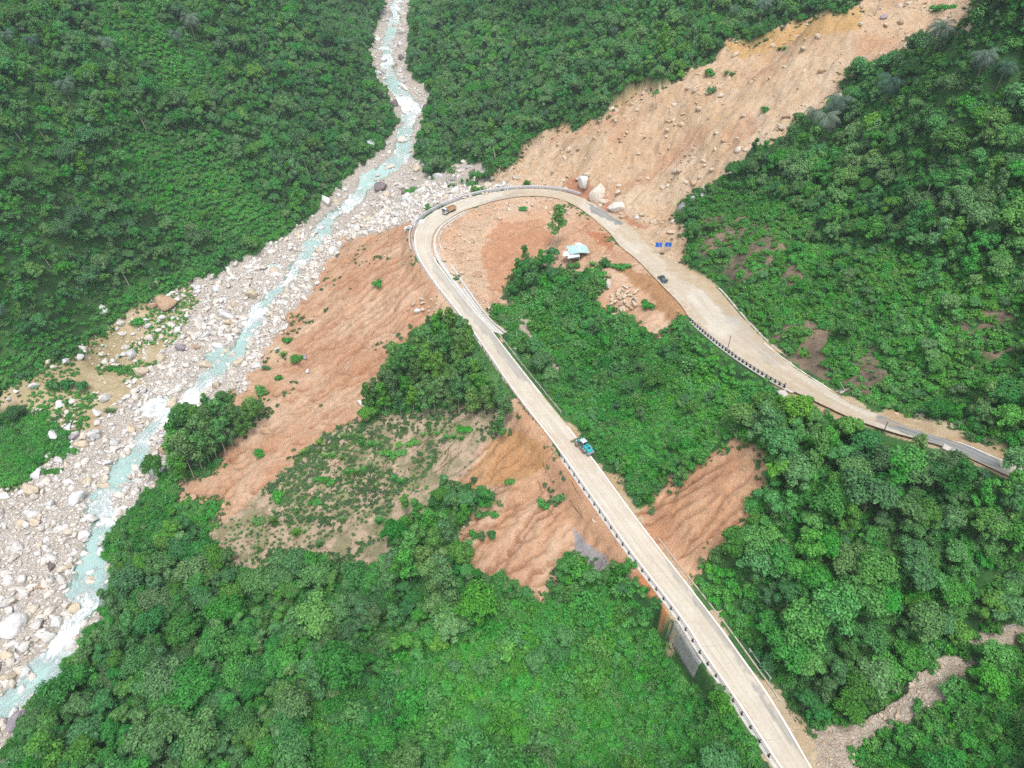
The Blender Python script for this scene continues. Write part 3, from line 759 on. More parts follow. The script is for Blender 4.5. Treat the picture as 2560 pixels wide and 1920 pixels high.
def build_road():
    m, t, b = new_mat('dusty_road', .88, .15); T = NT(t)
    geo = T.node('ShaderNodeNewGeometry'); pos = geo.outputs['Position']
    fl = T.attr('flow').outputs['Vector']; sx = T.node('ShaderNodeSeparateXYZ'); T.put(sx, 0, fl)
    mp = T.node('ShaderNodeMapping'); T.put(mp, 'Vector', fl); mp.inputs['Scale'].default_value = (9, .05, 1)
    str_ = T.noise(mp.outputs[0], 1.0, 4, .6)
    n1 = T.noise(pos, .18, 4, .6); n2 = T.noise(pos, 1.6, 4, .7)
    c = T.mix(T.ramp(n1, [(.3, 0.0), (.7, 1.0)]), (.53, .465, .375), (.61, .56, .475))
    c = T.mix(T.math('MULTIPLY', T.ramp(str_, [(.42, 0.0), (.7, 1.0)]), .85), c, (.45, .395, .325))
    jn = T.math('ABSOLUTE', T.math('SUBTRACT', T.math('FRACT', T.math('MULTIPLY', sx.outputs[1], .045)), .5))
    c = T.mix(T.math('MULTIPLY', T.ramp(jn, [(.0, 1.0), (.007, 0.0)]), T.ramp(n1, [(.4, 0.0), (.6, .6)])), c, (.28, .24, .20))
    wet = T.attr('wet').outputs['Fac']
    g = T.math('MULTIPLY', wet, T.ramp(T.math('ADD', T.math('MULTIPLY', str_, .6), T.math('MULTIPLY', n1, .4)), [(.30, .55), (.55, 1.0)]))
    c = T.mix(g, c, (.20, .215, .22))
    c = T.mix(1.0, c, T.ramp(n2, [(.3, .9), (.5, 1.0), (.7, 1.07)]), 'MULTIPLY')
    ax_ = T.math('ABSOLUTE', T.math('SUBTRACT', sx.outputs[0], .5))
    rag = T.noise(pos, .35, 5, .7)
    edge = T.ramp(T.math('ADD', ax_, T.math('MULTIPLY', T.math('SUBTRACT', rag, .5), T.attr('rag').outputs['Fac'])), [(.38, 0.0), (.5, 1.0)])
    c = T.mix(T.math('MULTIPLY', edge, .75), c, (.47, .36, .24))
    trk = T.ramp(T.math('ABSOLUTE', T.math('SUBTRACT', T.math('ABSOLUTE', T.math('SUBTRACT', sx.outputs[0], .5)), .16)), [(.0, .35), (.07, 0.0)])
    c = T.mix(T.math('MULTIPLY', trk, n1), c, (.70, .64, .54))
    c = T.mix(T.math('MULTIPLY', T.attr('mud').outputs['Fac'], T.ramp(rag, [(.3, .4), (.6, 1.0)])), c, (.44, .33, .21))
    sp = T.node('ShaderNodeTexVoronoi'); T.put(sp, 'Vector', pos); sp.inputs['Scale'].default_value = .35
    c = T.mix(T.math('MULTIPLY', T.ramp(sp.outputs['Distance'], [(.03, 1.0), (.07, 0.0)]), .5), c, (.28, .2, .13))
    t.links.new(c, b.inputs['Base Color']); t.links.new(T.bump(n2, .3, .1), b.inputs['Normal'])
    A, B = dense(RO, 3), dense(RI, 3)
    cols_ = 15
    o = ribbon('road', A, B, m, 0.02, cols_)
    me = o.data; n_ = len(A)
    co = np.zeros(len(me.vertices) * 3, np.float32); me.vertices.foreach_get('co', co); co = co.reshape(-1, 3)
    co[:, 2] += .05 * np.tile(1 - (np.linspace(-1, 1, cols_)) ** 2, n_)
    me.vertices.foreach_set('co', co.ravel())
    px, py, _ = project(co[:, 0], co[:, 1], co[:, 2])
    x, y = co[:, 0].astype(float), co[:, 1].astype(float)
    px = px + (fbm(x * .25, y * .25, 3, 91) - .5) * 16; py = py + (fbm(x * .25, y * .25, 3, 92) - .5) * 12
    wet = np.zeros(len(co)); mud = np.zeros(len(co))
    def put(ar, poly, v): ar[inpoly(px, py, poly)] = np.maximum(ar[inpoly(px, py, poly)], v)
    for poly, v in (([(1900,890),(1990,920),(2160,985),(2160,1010),(2100,1000),(1985,950),(1890,912)], 1.0), ([(1268,438),(1300,448),(1350,480),(1340,487),(1305,474),(1275,455)], .9),
                    ([(1540,620),(1600,690),(1700,785),(1680,782),(1600,715),(1560,680)], .35), ([(1640,1480),(1760,1659),(1700,1600),(1620,1470)], .55), ([(1440,1190),(1640,1470),(1610,1450),(1420,1190)], .5),
                    ([(1030,665),(1090,750),(1150,830),(1120,820),(1040,710)], .5), ([(925,540),(1000,640),(1060,720),(1040,720),(940,590)], .35), ([(1030,440),(1110,415),(1150,415),(1100,432)], .4),
                    ([(1598,700),(1700,790),(1660,790),(1590,715)], .35)): put(wet, poly, v)
    for poly, v in (([(1080,400),(1200,400),(1262,430),(1240,455),(1100,440)], .6), ([(1350,480),(1400,520),(1370,530),(1320,500)], .6), ([(1390,520),(1500,600),(1480,650),(1380,560)], .4), ([(1590,700),(1680,770),(1640,800),(1560,740)], .35), ([(1425,548),(1500,585),(1552,620),(1605,690),(1570,682),(1515,628),(1445,580)], .95), ([(1480,640),(1530,700),(1510,705),(1470,660)], .5), ([(1185,930),(1240,950),(1290,1010),(1250,1010)], .3), ([(1600,760),(1700,800),(1850,890),(1990,930),(1840,905),(1700,840),(1600,780)], .6), ([(1150,905),(1230,965),(1200,975),(1150,930)], .35),
                    ([(1560,620),(1640,720),(1720,790),(1790,832),(1700,800),(1600,710)], .45)): put(mud, poly, v)
    i_ = np.repeat(np.arange(n_), cols_) / 15
    for nm, ar in (('wet', wet), ('mud', mud), ('rag', np.where(i_ > 19, 1.1, .5))):
        at = me.attributes.new(nm, 'FLOAT', 'POINT'); at.data.foreach_set('value', ar.astype(np.float32))
    tag(o, kind='structure')
    # painted edge lines, worn through by dust
    ml, t, b = new_mat('worn_line_paint', .7, .3); T = NT(t)
    geo = T.node('ShaderNodeNewGeometry')
    t.links.new(T.mix(T.ramp(T.noise(geo.outputs['Position'], .3, 4), [(.48, 0.0), (.66, .7)]), (.86, .86, .85), (.60, .53, .43)), b.inputs['Base Color'])
    def line(f, i0, i1, w):
        A_, B_ = A[i0:i1], B[i0:i1]
        wd_ = np.linalg.norm(B_ - A_, axis=1)[:, None]
        p = A_ + (B_ - A_) * f; q = A_ + (B_ - A_) * (f + w / wd_)
        o = ribbon('road_marking', p, q, ml, .09, 2); tag(o, kind='structure')
    k = 15
    line(.03, 0, 24 * k, .38); line(.94, 0, 7 * k + 6, .40); line(.945, 8 * k, 13 * k, .38); line(.05, 34 * k, 42 * k, .34)
    # white concrete gutter along the inside of the bend
    mc = flat('gutter_concrete', (.58, .56, .52), .85, .2, 0, .16, 1.2)
    Gi = [(936,519,3.0),(941,503,3.3),(951,488,3.7),(976,470,4.1),(1004,455,4.6)]; Go = [(950,520,3.0),(953,505,3.3),(963,490,3.7),(985,473,4.1),(1010,458,4.6)]
    Gi = [(1062,716,1.0),(1024,668,1.4),(976,608,2.0),(940,553,2.6)] + Gi; Go = [(1107,728,1.0),(1057,686,1.4),(998,603,2.0),(962,548,2.6)] + Go
    gi = catmull([(*at_z(a, b_, z), z) for a, b_, z in Gi], 6); go = catmull([(*at_z(a, b_, z), z) for a, b_, z in Go], 6)
    rt = empty('roadside_gutter', tuple(gi[0]))
    tag(rt, 'white concrete drainage gutter along the inside of the hairpin bend', 'gutter')
    inv = Vector(gi[0])
    def part(nm, A_, B_, zo, th):
        o = ribbon(nm, A_ - np.array(inv), B_ - np.array(inv), mc, zo, 2, th); o.parent = rt
    d = go - gi
    part('apron', gi, gi + d * .45, .10, .2); part('channel_floor', gi + d * .45, gi + d * .80, -.35, .2); part('kerb', gi + d * .80, go, .25, .75)
    # long concrete strip on the valley side of the lower arm
    ms = flat('shoulder_concrete', (.60, .57, .52), .85, .2, 0, .12, .8)
    u = B[:, :2] - A[:, :2]; u = u / np.linalg.norm(u, axis=1)[:, None]
    def strip(nm, i0, i1, side, w0, w1, zo, mat, label):
        Q = (A if side < 0 else B)[i0:i1]; un = u[i0:i1] * side
        p = Q.copy(); q = Q.copy(); p[:, :2] += un * w0; q[:, :2] += un * w1
        o = ribbon(nm, (p if side > 0 else q), (q if side > 0 else p), mat, zo, 2, .5); return tag(o, label, 'kerb' if 'kerb' in nm else 'strip')
    md = flat('broken_kerb_concrete', (.50, .44, .36), .9, .1, 0, .25, .6)
    strip('concrete_shoulder', 2, 7 * k - 2, -1, .05, 1.25, .03, ms, 'pale concrete shoulder under the guard rail on the lower road, below the bare gap')
    strip('concrete_shoulder', 8 * k + 4, 14 * k, -1, .05, .8, .03, ms, 'narrow pale concrete shoulder under the guard rail between the grove and the bend')
    strip('drain_kerb', 9 * k, 11 * k + 8, 1, 1.6, 1.9, .12, md, 'thin pale concrete drain kerb beside the bushes above the loader')
    strip('drain_kerb', 2 * k, 5 * k + 8, 1, 1.5, 1.8, .12, md, 'thin pale concrete drain kerb on the uphill side of the lower road')
    md = flat('broken_kerb_concrete', (.55, .50, .43), .9, .1, 0, .25, .6)
    strip('drain_kerb', 31 * k, 37 * k, -1, .6, 1.3, .10, md, 'long muddy drain kerb at the foot of the overgrown bank on the upper road')
    strip('concrete_shoulder', 33 * k, 36 * k + 6, 1, .05, 1.0, .03, ms, 'pale concrete shoulder under the dark rail of the upper road')
build_road()

# ------------------------------------------------------------------ plants
def leaf_quads(c, nrm, size, seed, long=1.0):
    """one leaf-spray quad per centre; returns verts, quads"""
    g = np.random.default_rng(seed)
    n_ = len(c)
    nrm = nrm / (np.linalg.norm(nrm, axis=1)[:, None] + 1e-9)
    t = np.cross(nrm, g.normal(size=(n_, 3))); t /= np.linalg.norm(t, axis=1)[:, None] + 1e-9
    b_ = np.cross(nrm, t)
    s = (size * g.uniform(.6, 1.35, n_))[:, None]
    V = np.stack([c - t * s * .5 * long, c - b_ * s * .36 + nrm * s * .07, c + t * s * .5 * long - nrm * s * .12, c + b_ * s * .36 + nrm * s * .07], 1)
    return V.reshape(-1, 3), np.arange(n_ * 4).reshape(-1, 4)
def ico(sub):
    import bmesh
    bm = bmesh.new(); bmesh.ops.create_icosphere(bm, subdivisions=sub, radius=1)
    V = np.array([v.co[:] for v in bm.verts]); T_ = np.array([[v.index for v in f.verts] for f in bm.faces]); bm.free()
    return V, T_
ICO1, ICO2, ICO3 = ico(1), ico(2), ico(3)
def crown_mesh(name, lobes, nleaf, lsize, mat, seed, up=.45, jit=.6, core=.72, long=1.15, droop=0.0):
    g = np.random.default_rng(seed)
    L = np.array(lobes, float)                    # x y z r rz
    w = L[:, 3] ** 2; cnt = np.maximum(4, (nleaf * w / w.sum()).astype(int))
    Cs, Ns = [], []
    for i, l in enumerate(L):
        k = cnt[i]
        d = g.normal(size=(k * 2, 3)); d /= np.linalg.norm(d, axis=1)[:, None]
        d = d[d[:, 2] > g.uniform(-.9, .35, len(d))][:k]
        rr = g.uniform(.70, 1.16, (len(d), 1))
        # small bumps on each lobe
        bump = 1 + .16 * np.sin(d[:, :1] * 7 + i) * np.sin(d[:, 1:2] * 7 + 2 * i)
        p = l[:3] + d * rr * bump * np.array([l[3], l[3], l[4]])
        keep = np.ones(len(p), bool)
        for j, m in enumerate(L):
            if j != i:
                q = (p - m[:3]) / np.array([m[3], m[3], m[4]])
                keep &= (q ** 2).sum(1) > .50
        p, d = p[keep], d[keep]
        Cs.append(p); Ns.append(d)
    c = np.vstack(Cs); nn = np.vstack(Ns) + g.normal(size=(len(c), 3)) * jit * .5 + np.array([0, 0, up])
    V, Q = leaf_quads(c, nn, lsize, seed + 1, long)
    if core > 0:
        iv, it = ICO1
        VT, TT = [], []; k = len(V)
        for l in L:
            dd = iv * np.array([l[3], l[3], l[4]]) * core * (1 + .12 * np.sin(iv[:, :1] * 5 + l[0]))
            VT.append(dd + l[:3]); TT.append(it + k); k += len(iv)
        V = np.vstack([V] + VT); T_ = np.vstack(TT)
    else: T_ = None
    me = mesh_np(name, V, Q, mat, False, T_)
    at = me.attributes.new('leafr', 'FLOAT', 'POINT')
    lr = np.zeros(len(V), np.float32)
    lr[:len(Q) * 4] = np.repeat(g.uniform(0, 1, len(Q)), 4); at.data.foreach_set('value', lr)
    return me
def lobes_broad(g, Rr, H, n_, flat_=.6, h0=.55):
    L = []
    n_ = int(n_ * 1.7); ax, ay = g.uniform(.75, 1.2), g.uniform(.75, 1.2)
    for i in range(n_):
        a = g.uniform(0, 6.28); r = Rr * math.sqrt(g.uniform(0, 1)) * .72
        top = H * (h0 + (1 - h0) * (1 - (r / Rr) ** 2 * .9)) - .9
        rr = Rr * g.choice([.15, .2, .24, .3, .38]) * g.uniform(.85, 1.15)
        L.append((math.cos(a) * r * ax * g.uniform(.9, 1.35), math.sin(a) * r * ay * g.uniform(.9, 1.35), top * g.uniform(.72, 1.08), rr, rr * g.uniform(.7, 1.15)))
    L.append((0, 0, H * .72, Rr * .55, Rr * .5))
    return L
def lobes_tall(g, Rr, H, n_, z0=.3):
    L = []
    for i in range(n_):
        t = i / (n_ - 1); z = H * (z0 + (.94 - z0) * t)
        w = Rr * (1 - .5 * t ** 2.2) * g.uniform(.1, .95); a = g.uniform(0, 6.28)
        rr = Rr * (.50 - .16 * t) * g.uniform(.6, 1.25)
        L.append((math.cos(a) * w, math.sin(a) * w, z, rr, rr * g.uniform(.9, 1.3)))
    return L
def trunk_mesh(name, H, r0, seed, limbs=4, top=.62, mat=None, lean=.3):
    g = random.Random(seed); mb = MB()
    pts = [(g.uniform(-1, 1) * lean * t, g.uniform(-1, 1) * lean * t, -1.2 + (H * top + 1.2) * t) for t in (0, .2, .4, .6, .8, 1)]
    mb.tube(pts, [r0 * 1.35, r0, r0 * .85, r0 * .7, r0 * .55, r0 * .4], 6)
    for i in range(limbs):
        t = g.uniform(.55, .95); k = min(4, int(t * 5)); p = Vector(pts[k]); a = g.uniform(0, 6.28); L = H * .28
        q = p + Vector((math.cos(a) * L * .55, math.sin(a) * L * .55, L * .6))
        m_ = (p + q) / 2 + Vector((0, 0, -.1 * L))
        mb.tube([p, m_, q], [r0 * .4, r0 * .28, r0 * .12], 5)
    me = bpy.data.meshes.new(name); me.from_pydata(mb.v, [], mb.f); me.update(); me.materials.append(mat or M_BARK)
    me.polygons.foreach_set('use_smooth', np.ones(len(me.polygons), bool))
    return me
g0 = random.Random(3)
KINDS = {}      # kind -> list of (crown mesh, trunk mesh, height)
def reg(kind, items): KINDS[kind] = items
reg('broad', [(crown_mesh('crown', lobes_broad(g0, R_, H_, n_), 3000, .40, M_LEAF, 100 + i), trunk_mesh('trunk', H_, .16, i), H_)
              for i, (R_, H_, n_) in enumerate([(2.9, 7.0, 13), (3.3, 8.2, 16), (2.4, 7.6, 11), (3.7, 8.6, 19), (2.0, 5.6, 9), (3.0, 7.4, 15), (2.6, 6.4, 10), (2.2, 8.4, 12)])])
reg('tall', [(crown_mesh('crown', lobes_tall(g0, R_, H_, n_), 2400, .40, M_LEAF, 200 + i), trunk_mesh('trunk', H_, .14, 20 + i, 3, .7), H_)
             for i, (R_, H_, n_) in enumerate([(2.1, 9.5, 10), (2.5, 11.0, 12), (1.8, 8.5, 9), (2.3, 10, 11)])])
reg('acacia', [(crown_mesh('crown', lobes_tall(g0, R_, H_, n_ + 4, .42), 1500, .32, M_ACAC, 300 + i, .3, .9, .45, 1.5), trunk_mesh('trunk', H_, .09, 40 + i, 2, .75, M_PBARK, .2), H_)
               for i, (R_, H_, n_) in enumerate([(1.4, 8.5, 11), (1.6, 9.5, 12), (1.25, 7.5, 10), (1.7, 8.0, 10)])])
reg('umbrella', [(crown_mesh('crown', [(math.cos(a) * r, math.sin(a) * r, 7.6 - r * .32 + (k % 3) * .25, 1.35, .55) for k, (a, r) in enumerate([(k * 2.4, 4.3 * math.sqrt((k + .5) / 22)) for k in range(22)])], 3600, .42, M_PALE if False else M_BUSH, 400, .7, .5, .6), trunk_mesh('trunk', 8.0, .2, 60, 6, .8), 8.0)])
reg('shrub', [(crown_mesh('foliage', [(g0.uniform(-.8, .8), g0.uniform(-.8, .8), g0.uniform(.3, 1.0), g0.uniform(.45, .75), g0.uniform(.4, .7)) for _ in range(6)], 420, .30, M_BUSH, 500 + i, .6, .7, .7), None, 1.5) for i in range(5)])
reg('mound', [(crown_mesh('foliage', [(g0.uniform(-1.5, 1.5), g0.uniform(-1.5, 1.5), g0.uniform(.2, 1.9), g0.uniform(.5, 1.1), g0.uniform(.5, 1.2)) for _ in range(10)], 900, .36, M_UNDER, 540 + i, .6, .8, .7), None, 2.4) for i in range(6)])
reg('fern', [(crown_mesh('foliage', [(g0.uniform(-.9, .9), g0.uniform(-.9, .9), g0.uniform(.1, .6), g0.uniform(.35, .6), g0.uniform(.3, .5)) for _ in range(7)], 420, .34, M_FERN, 560 + i, .8, .7, .5), None, 1.2) for i in range(4)])
reg('dshrub', [(crown_mesh('foliage', [(g0.uniform(-.8, .8), g0.uniform(-.8, .8), g0.uniform(.3, 1.1), g0.uniform(.45, .8), g0.uniform(.4, .75)) for _ in range(6)], 420, .32, M_LEAF, 520 + i, .6, .7, .7), None, 1.5) for i in range(4)])
def blades_mesh(name, n_, H, spread, w, mat, seed, segs=3):
    g = np.random.default_rng(seed); V = []; Q = []
    for i in range(n_):
        a = g.uniform(0, 6.28); r0 = g.uniform(0, .35) * spread; h = H * g.uniform(.6, 1.1); out = spread * g.uniform(.3, 1.0)
        dx, dy = math.cos(a), math.sin(a); px_, py_ = -dy, dx
        k = len(V)
        for s in range(segs + 1):
            t = s / segs
            r = r0 + out * t ** 1.6; z = h * (t - .42 * t ** 3)
            ww = w * (1 - t * .8) * .5
            V.append((dx * r - px_ * ww, dy * r - py_ * ww, z)); V.append((dx * r + px_ * ww, dy * r + py_ * ww, z))
        for s in range(segs): Q.append((k + 2 * s, k + 2 * s + 1, k + 2 * s + 3, k + 2 * s + 2))
    me = mesh_np(name, V, Q, mat)
    at = me.attributes.new('leafr', 'FLOAT', 'POINT'); at.data.foreach_set('value', np.repeat(g.uniform(0, 1, n_), (segs + 1) * 2).astype(np.float32))
    return me
reg('cane', [(blades_mesh('blades', 90, 2.3, 1.5, .20, M_BUSH, 600 + i), None, 2) for i in range(4)])
reg('tuft', [(blades_mesh('blades', 60, 1.3, .9, .13, M_ACAC, 620 + i), None, 1.2) for i in range(3)])
reg('dull', [(crown_mesh('foliage', [(g0.uniform(-.9, .9), g0.uniform(-.9, .9), g0.uniform(.1, .8), g0.uniform(.35, .7), g0.uniform(.3, .6)) for _ in range(6)], 330, .30, M_DULL, 580 + i, .6, .9, .45), None, 1.2) for i in range(4)])
reg('drytuft', [(blades_mesh('blades', 34, .9, 1.1, .07, M_DRYG, 640 + i), None, 1) for i in range(3)])
def palm_mesh(seed):
    g = np.random.default_rng(seed); V = []; Q = []; H = 0.0
    nf = 17
    for i in range(nf):
        a = i * 2.4 + g.uniform(-.2, .2); lift = 1.25 - .09 * i + g.uniform(-.1, .1); Lf = 3.9 * g.uniform(.85, 1.1)
        d = np.array([math.cos(a), math.sin(a), 0]); sde = np.array([-d[1], d[0], 0])
        prev = np.array([0, 0, H]); ang = lift; N = 13
        for s in range(N):
            ang -= .13 + .02 * s * (1.2 - lift * .4) * .5
            stp = (d * math.cos(ang) + np.array([0, 0, 1]) * math.sin(ang)) * Lf / N
            cur = prev + stp; t = s / N
            wl = 1.15 * math.sin(math.pi * min(1, .12 + t * .95)) + .08
            upv = np.cross(sde, stp); upv /= np.linalg.norm(upv) + 1e-9
            if upv[2] < 0: upv = -upv
            for sg in (-1, 1):
                tip = (prev + cur) / 2 + sde * sg * wl * .8 + stp * .9 - upv * wl * .45
                k = len(V)
                V += [tuple(prev), tuple(prev + stp * .62), tuple(tip + stp * .15), tuple(tip)]
                Q.append((k, k + 1, k + 2, k + 3))
            k = len(V)
            V += [tuple(prev - sde * .05), tuple(prev + sde * .05), tuple(cur + sde * .04), tuple(cur - sde * .04)]; Q.append((k, k + 1, k + 2, k + 3))
            prev = cur
    me = mesh_np('fronds', V, Q, M_PALM)
    at = me.attributes.new('leafr', 'FLOAT', 'POINT'); at.data.foreach_set('value', g.uniform(0, 1, len(V)).astype(np.float32))
    return me
PALMS = [palm_mesh(i) for i in range(3)]

def put_plant(name, kind, idx, x, y, sc, label, cat, group, rot=None, lean=(0, 0), mats=None, z=None, stretch=1.0):
    cm, tm, H = KINDS[kind][idx % len(KINDS[kind])]
    z = gz(x, y) if z is None else z
    e = empty(name, (x, y, z - .1), (lean[0], lean[1], rnd.uniform(0, 6.28) if rot is None else rot), sc)
    e.scale.z = sc * stretch
    if mats:
        key = (cm.name, mats.name); cm = _MC.setdefault(key, cm.copy()); cm.materials.clear(); cm.materials.append(mats)
    link('crown' if tm else 'foliage', cm, e)
    if tm: link('trunk', tm, e)
    return tag(e, label, cat, group)
_MC = {}

# scatter many of a kind as one object
PC = {}
def proto_collection(kind):
    if kind in PC: return PC[kind]
    c_ = bpy.data.collections.new('kinds_' + kind)
    for i, it in enumerate(KINDS[kind]):
        o = bpy.data.objects.new('%s_%02d' % (kind, i), it[0]); c_.objects.link(o)
    PC[kind] = c_
    return c_
def scatter(name, kind, pts, rot, sc, label, cat):
    n_ = len(pts)
    me = bpy.data.meshes.new(name); me.vertices.add(n_); me.vertices.foreach_set('co', np.asarray(pts, np.float32).ravel())
    for nm, ar, ty, fld in (('rot', rot, 'FLOAT_VECTOR', 'vector'), ('scl', sc, 'FLOAT_VECTOR', 'vector')):
        at = me.attributes.new(nm, ty, 'POINT'); at.data.foreach_set(fld, np.asarray(ar, np.float32).ravel())
    at = me.attributes.new('pick', 'INT', 'POINT'); at.data.foreach_set('value', rng.integers(0, len(KINDS[kind]), n_).astype(np.int32))
    o = link(name, me)
    ng = bpy.data.node_groups.new(name, 'GeometryNodeTree')
    ng.interface.new_socket('Geometry', in_out='INPUT', socket_type='NodeSocketGeometry'); ng.interface.new_socket('Geometry', in_out='OUTPUT', socket_type='NodeSocketGeometry')
    N = ng.nodes; gi = N.new('NodeGroupInput'); go = N.new('NodeGroupOutput')
    ci = N.new('GeometryNodeCollectionInfo'); ci.inputs['Collection'].default_value = proto_collection(kind)
    ci.inputs['Separate Children'].default_value = True; ci.inputs['Reset Children'].default_value = True
    ip = N.new('GeometryNodeInstanceOnPoints'); ip.inputs['Pick Instance'].default_value = True
    def na(nm, ty):
        q = N.new('GeometryNodeInputNamedAttribute'); q.data_type = ty; q.inputs['Name'].default_value = nm
        return [s for s in q.outputs if s.enabled and s.name == 'Attribute'][0]
    ng.links.new(gi.outputs[0], ip.inputs['Points']); ng.links.new(ci.outputs[0], ip.inputs['Instance'])
    ng.links.new(na('pick', 'INT'), ip.inputs['Instance Index']); ng.links.new(na('rot', 'FLOAT_VECTOR'), ip.inputs['Rotation']); ng.links.new(na('scl', 'FLOAT_VECTOR'), ip.inputs['Scale'])
    ng.links.new(ip.outputs[0], go.inputs[0])
    md = o.modifiers.new('scatter', 'NODES'); md.node_group = ng
    return tag(o, label, cat, None, 'stuff')
def field(step, ymax, marg=180, ymin=45, jit=.45):
    """jittered grid of ground points that fall inside or just beside the view"""
    ys = np.arange(ymin, ymax, step); xs = np.arange(-700, 700, step)
    X, Y = np.meshgrid(xs, ys); X = X.ravel(); Y = Y.ravel()
    X = X + rng.uniform(-jit, jit, len(X)) * step; Y = Y + rng.uniform(-jit, jit, len(Y)) * step
    z = base(X, Y); px, py, dep = project(X, Y, z)
    m = (px > -marg) & (px < 2212 + marg) & (py > -marg * 1.5) & (py < 1659 + marg * 1.6)
    return X[m], Y[m]
HERO = []      # (x, y, radius) kept free of random plants

# --- named trees and plants
def H_(x, y, r): HERO.append((x, y, r))
def hero_tree(kind, idx, px, py, w_px, label, name='broadleaf_tree', cat='tree', group=None, w_m=None, mats=None, lean=(0, 0), stretch=1.0, rad=2.0):
    p = ground_pt(px, py); d = project(p.x, p.y, p.z)[2]
    wid = {'broad': 6.0, 'tall': 4.6, 'acacia': 3.2, 'umbrella': 9.4, 'shrub': 2.3, 'dshrub': 2.3, 'cane': 3, 'tuft': 1.8}[kind]
    s = w_px * d / F / wid
    H_(p.x, p.y, rad)
    return put_plant(name, kind, idx, p.x, p.y, s, label, cat, group, None, lean, mats, None, stretch)
hero_tree('acacia', 1, 1205, 535, 34, 'slim upright tree standing on bare soil just left of the hut', 'acacia_tree', stretch=1.0)
hero_tree('acacia', 0, 1134, 575, 20, 'short thin tree on bare red soil inside the hairpin, left of the hut tree', 'acacia_tree')
hero_tree('broad', 4, 1192, 565, 40, 'dark bushy tree at the back left corner of the hut')
hero_tree('broad', 0, 345, 1030, 54, 'round dark tree standing alone on the cobbles beside the rapids', lean=(0, R(-6)))
hero_tree('tall', 2, 438, 895, 16, 'thin leaning tree with a small tuft over the white rapids', 'slender_tree', stretch=1.6, lean=(0, R(-14)))
hero_tree('umbrella', 0, 415, 1520, 118, 'wide flat crowned bright green tree in the wood at the lower left', 'umbrella_tree', mats=M_BUSH)
hero_tree('umbrella', 0, 752, 262, 22, 'tiny flat crowned lime green tree above the river on the far bank', 'umbrella_tree', mats=M_PALE)
hero_tree('broad', 1, 690, 1375, 78, 'pale bright green round tree above the small clay gap', mats=M_PALE)
hero_tree('broad', 3, 1690, 1440, 80, 'glossy bright green tree overhanging the right edge of the lower road', mats=M_BUSH)
hero_tree('broad', 5, 1650, 1375, 62, 'smaller bright green tree behind the one that overhangs the lower road', mats=M_BUSH)
hero_tree('broad', 1, 1830, 1050, 62, 'lime green tree in the thicket between the right scar and the upper road', mats=M_PALE)
hero_tree('broad', 2, 1835, 965, 44, 'taller tree rising against the lower edge of the upper road', 'tall_tree')
hero_tree('acacia', 1, 1960, 1010, 34, 'feathery tree rising across the grey wet stretch of the upper road', 'acacia_tree')
hero_tree('broad', 3, 2180, 1040, 64, 'rounded tree covering the end of the grey wet road')
hero_tree('tall', 1, 1060, 395, 26, 'tall dark tree at the forest tip behind the hairpin bend', 'tall_tree')
hero_tree('acacia', 0, 975, 395, 22, 'dark thin tree on the river bank left of the tall forest tip', 'acacia_tree')
for i, (px, py, w) in enumerate([(925,385,26),(950,375,30),(940,350,28)]):
    hero_tree('broad', i, px, py, w, ['left tree of the clump beside the turquoise pool', 'right tree of the clump beside the turquoise pool', 'rear tree of the clump beside the turquoise pool'][i])
for i, (px, py, w) in enumerate([(1118,612,30),(1142,604,34),(1163,596,34),(1184,590,32),(1150,632,40),(1195,614,34),(1120,640,34),(1215,632,32)]):
    hero_tree(['tall', 'broad'][i % 2], i, px, py, w, 'dark tree of the taller clump on the ridge below the hut', 'broadleaf_tree', group='trees on the ridge below the hut', rad=1.2)
# grove of thin trees below the road
gro = [(835,900),(850,880),(868,905),(880,870),(895,895),(905,850),(915,905),(925,870),(940,895),(950,840),(958,880),(975,905),(985,860),(992,895),(1010,870),(1020,905),(1035,880),(1048,905),(1065,890),(1085,905),
       (860,850),(880,830),(900,815),(925,820),(945,790),(965,800),(985,825),(1005,835),(1030,850),(920,780),(945,755),(965,770),(990,790),(1010,800),(905,790),(975,745),(1000,755),(1015,775),(955,735),(815,880),(835,860),(1090,930),(1080,955),(800,895)]
for i, (px, py) in enumerate(gro):
    hero_tree('acacia', i, px, py, rnd.uniform(28, 38), 'slim tree of the dense grove on the slope just below the lower road', 'acacia_tree', group='thin trees of the grove below the road', rad=1.2)
gro2 = [(405,1050),(420,1035),(440,1020),(455,1005),(470,995),(490,985),(505,970),(525,955),(545,940),(560,925),(400,1010),(420,995),(445,975),(465,960),(490,950),(515,935),(395,975),(415,960),(440,945),(400,1030),(540,920)]
for i, (px, py) in enumerate(gro2):
    hero_tree('acacia', i, px, py, rnd.uniform(30, 42) * (.8 if px > 500 else 1.15), 'dark leafy tree of the isolated clump between the rapids and the bare slope', 'acacia_tree', group='trees of the clump beside the rapids', rad=1.5)
# column of young trees in the middle of the scrub
for i, (px, py, w) in enumerate([(905,1140,34),(925,1170,42),(945,1210,44),(905,1190,40),(890,1230,46),(920,1250,50),(955,1160,34),(985,1110,24),(990,1080,22),(1000,1130,26),(880,1110,26),(960,1240,40),(890,1270,50),(935,1290,48)]):
    hero_tree('acacia' if i % 2 == 0 else 'tall', i, px, py, w, 'young green tree in the narrow column of trees that splits the scrub slope', 'young_tree', group='young trees in the scrub', mats=(M_BUSH if i % 3 == 0 else M_ACAC), rad=1.5)
